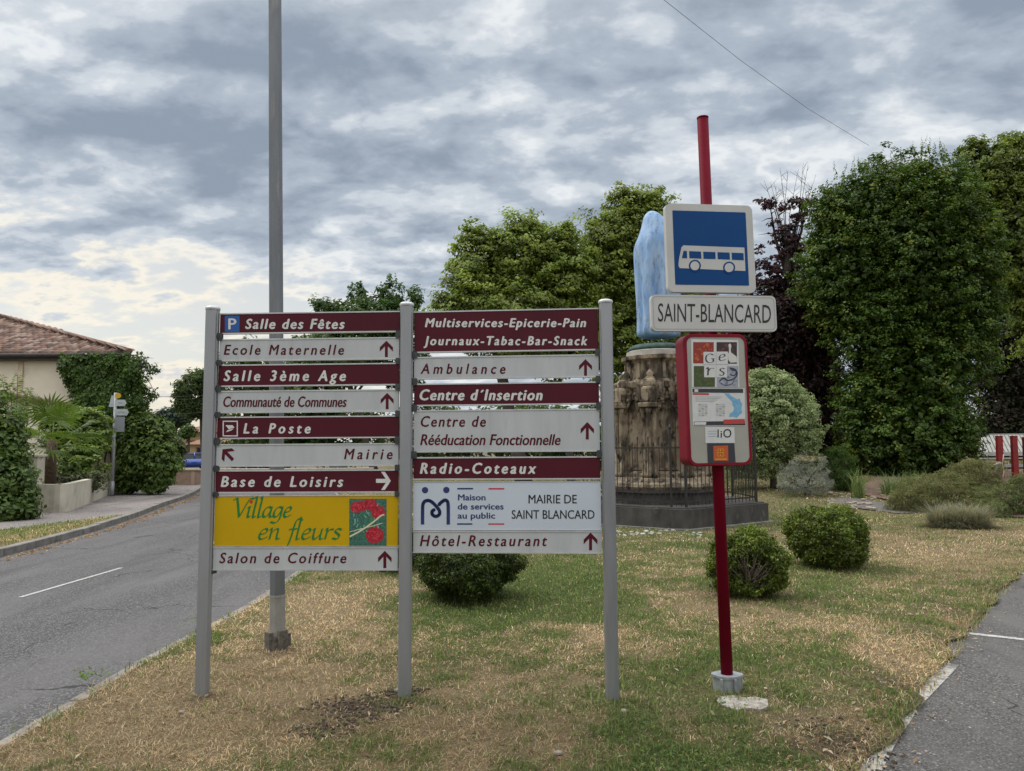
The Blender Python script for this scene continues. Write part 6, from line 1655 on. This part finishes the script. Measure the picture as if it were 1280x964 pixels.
mb = MB(); mb.tube([(c.x - .35, 25.7, zt_ - .22), (c.x - .1, 25.68, zt_ - .06), (c.x + .06, 25.68, zt_ - .05), (c.x + .13, 25.7, zt_ - .3), (c.x + .05, 25.7, zt_ - .75)], .022, 6); mb.tube([(c.x + .1, 25.7, zt_ - .08), (c.x + .16, 25.7, zt_ + .25)], .018, 6); th.part('rope', mb, mk('rope', (.50, .46, .38), None, 1, .9))
mb = MB()
for k in range(1): mb.add([(P(1205, 560, 33).x, 31, .66), (60, 31, .72), (60, 34, .72), (P(1205, 560, 33).x, 34, .72)], [(0, 1, 2, 3)])
struct('path', mb.mesh('path', ASPH2))

# overhead wire
pts = [P(560, -260, 12), P(700, -105, 16), P(830, 0, 20), P(925, 75, 24), P(1010, 136, 28), P(1086, 182, 32)]
w1 = Thing('overhead_wire', 'thin dark overhead wire running down towards the big hornbeam', 'wire', pts[0]); mb = MB(); mb.tube([Vector(p) for p in pts], .0075, 5); w1.part('wire', mb, mk('wire_grey', (.10, .10, .105), None, 1, .6))
for (y0, y1, lab) in ((494, 491, 'upper of two thin wires crossing the sky between ivy and pine'), (516, 512, 'lower of two thin wires crossing the sky between ivy and pine')):
    a, b = P(120, y0 + 3, 60), P(330, y1, 60); w1 = Thing('overhead_wire', lab, 'wire', a); mb = MB(); mb.tube([a, a.lerp(b, .5) - Vector((0, 0, .12)), b], .018, 5); w1.part('wire', mb, BLK)

# ================================================================== sky and light
SUN_EL, SUN_AZ = math.radians(50), math.radians(-62)   # azimuth measured from +Y towards +X: veiled sun high on the left, ahead of the camera
w = bpy.data.worlds.new("World"); S.world = w; w.use_nodes = True; N = w.node_tree.nodes; L = w.node_tree.links
bg = N['Background']; out = N['World Output']
sky = N.new('ShaderNodeTexSky'); sky.sky_type = 'NISHITA'; sky.sun_disc = False; sky.sun_elevation = SUN_EL; sky.sun_rotation = SUN_AZ
L.new(sky.outputs[0], bg.inputs[0]); bg.inputs[1].default_value = .09
tc = N.new('ShaderNodeTexCoord'); sep = N.new('ShaderNodeSeparateXYZ'); L.new(tc.outputs['Generated'], sep.inputs[0])


def M(op, a, b=None, clamp=False):
    n = N.new('ShaderNodeMath'); n.operation = op; n.use_clamp = clamp
    for i, v in enumerate((a, b)):
        if v is None: continue
        if isinstance(v, (int, float)): n.inputs[i].default_value = v
        else: L.new(v, n.inputs[i])
    return n.outputs[0]


def MR(v, a, b, c=0, d=1, smooth=True):
    n = N.new('ShaderNodeMapRange'); n.interpolation_type = 'SMOOTHSTEP' if smooth else 'LINEAR'; L.new(v, n.inputs[0])
    for i, q in enumerate((a, b, c, d)): n.inputs[i + 1].default_value = q
    return n.outputs[0]


X, Y, Z = sep.outputs
zc = M('ADD', M('MAXIMUM', Z, 0.0), .27)
u = M('DIVIDE', X, zc); v = M('DIVIDE', Y, zc)
cmb = N.new('ShaderNodeCombineXYZ'); L.new(u, cmb.inputs[0]); L.new(v, cmb.inputs[1])


def NZ(scale, det, rough, off=(0, 0, 0), st=(1, 1, 1), dist=0, rot=0):
    m = N.new('ShaderNodeMapping'); m.inputs['Location'].default_value = off; m.inputs['Scale'].default_value = st; m.inputs['Rotation'].default_value = (0, 0, rot); L.new(cmb.outputs[0], m.inputs[0])
    n = N.new('ShaderNodeTexNoise'); n.inputs['Scale'].default_value = scale; n.inputs['Detail'].default_value = det; n.inputs['Roughness'].default_value = rough; n.inputs['Distortion'].default_value = dist; L.new(m.outputs[0], n.inputs['Vector']); return n.outputs[0]


def CM_(fac, a, b):
    x = N.new('ShaderNodeMix'); x.data_type = 'RGBA'
    if isinstance(fac, float): x.inputs[0].default_value = fac
    else: L.new(fac, x.inputs[0])
    for i, c in ((6, a), (7, b)):
        if isinstance(c, tuple): x.inputs[i].default_value = (*c, 1)
        else: L.new(c, x.inputs[i])
    return x.outputs[2]


big = NZ(1.3, 4, .5, (3.1, 1.7, 0), (1, 1.25, 1), .3)
med = NZ(5.6, 5, .52, (7, 2, 0), (.85, 1.15, 1), .15, .35)
fine = NZ(13, 6, .6, (1, 9, 0), (.9, 1.2, 1), .3, .35)
dens = M('ADD', M('ADD', M('MULTIPLY', big, .36), M('MULTIPLY', med, .48)), M('MULTIPLY', fine, .16))
# brighter, more open cloud low on the left of the road, as the light breaks through there
az = M('ARCTAN2', X, Y)
lowleft = M('MULTIPLY', MR(az, .05, -.50, 0, 1), MR(Z, .40, .12, 0, 1))
lowmid = M('MULTIPLY', MR(az, .10, -.25, 0, 1), MR(Z, .26, .10, 0, 1))
dens2 = M('SUBTRACT', dens, M('ADD', M('MULTIPLY', lowleft, .115), M('MULTIPLY', lowmid, .04)))
t = MR(dens2, .58, .405)
col = CM_(MR(dens2, .60, .49), (.265, .32, .40), (.41, .47, .55))
col = CM_(MR(dens2, .505, .455), col, (.57, .62, .68))
bright = CM_(MR(lowleft, .1, .8), (.80, .83, .85), (.93, .87, .74))
col = CM_(MR(dens2, .46, .395), col, bright)
warm = M('MULTIPLY', MR(az, .02, -.5), MR(Z, .16, .02)); col = CM_(M('MULTIPLY', warm, .55), col, (.84, .75, .60))
# overcast sky: unseen part overhead and behind the camera boosted to light the scene
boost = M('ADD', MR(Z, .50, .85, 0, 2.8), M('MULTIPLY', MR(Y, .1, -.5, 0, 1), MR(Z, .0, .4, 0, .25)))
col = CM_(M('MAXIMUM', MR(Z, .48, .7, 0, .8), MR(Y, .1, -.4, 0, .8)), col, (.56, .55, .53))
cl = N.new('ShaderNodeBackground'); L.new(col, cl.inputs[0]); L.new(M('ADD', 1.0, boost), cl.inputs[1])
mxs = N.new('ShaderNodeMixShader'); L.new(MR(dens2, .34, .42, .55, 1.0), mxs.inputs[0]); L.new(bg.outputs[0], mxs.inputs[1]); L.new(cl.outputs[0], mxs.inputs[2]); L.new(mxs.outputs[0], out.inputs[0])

sd_ = bpy.data.lights.new('sun', 'SUN'); sd_.energy = 1.5; sd_.angle = math.radians(28); sd_.color = (1, .95, .87)
so_ = bpy.data.objects.new('sun', sd_); COL.objects.link(so_)
dirv = Vector((math.sin(SUN_AZ) * math.cos(SUN_EL), math.cos(SUN_AZ) * math.cos(SUN_EL), math.sin(SUN_EL))); so_.rotation_euler = dirv.to_track_quat('Z', 'Y').to_euler(); so_.location = (-20, -20, 30)
S.view_settings.view_transform = 'Standard'; S.view_settings.look = 'None'; S.view_settings.gamma = 1; S.view_settings.exposure = .1; S.view_settings.use_curve_mapping = False
S.cycles.max_bounces = 6; S.cycles.diffuse_bounces = 3; S.cycles.transmission_bounces = 3; S.cycles.transparent_max_bounces = 4
S.cycles.use_denoising = True
S.cycles.use_adaptive_sampling = True
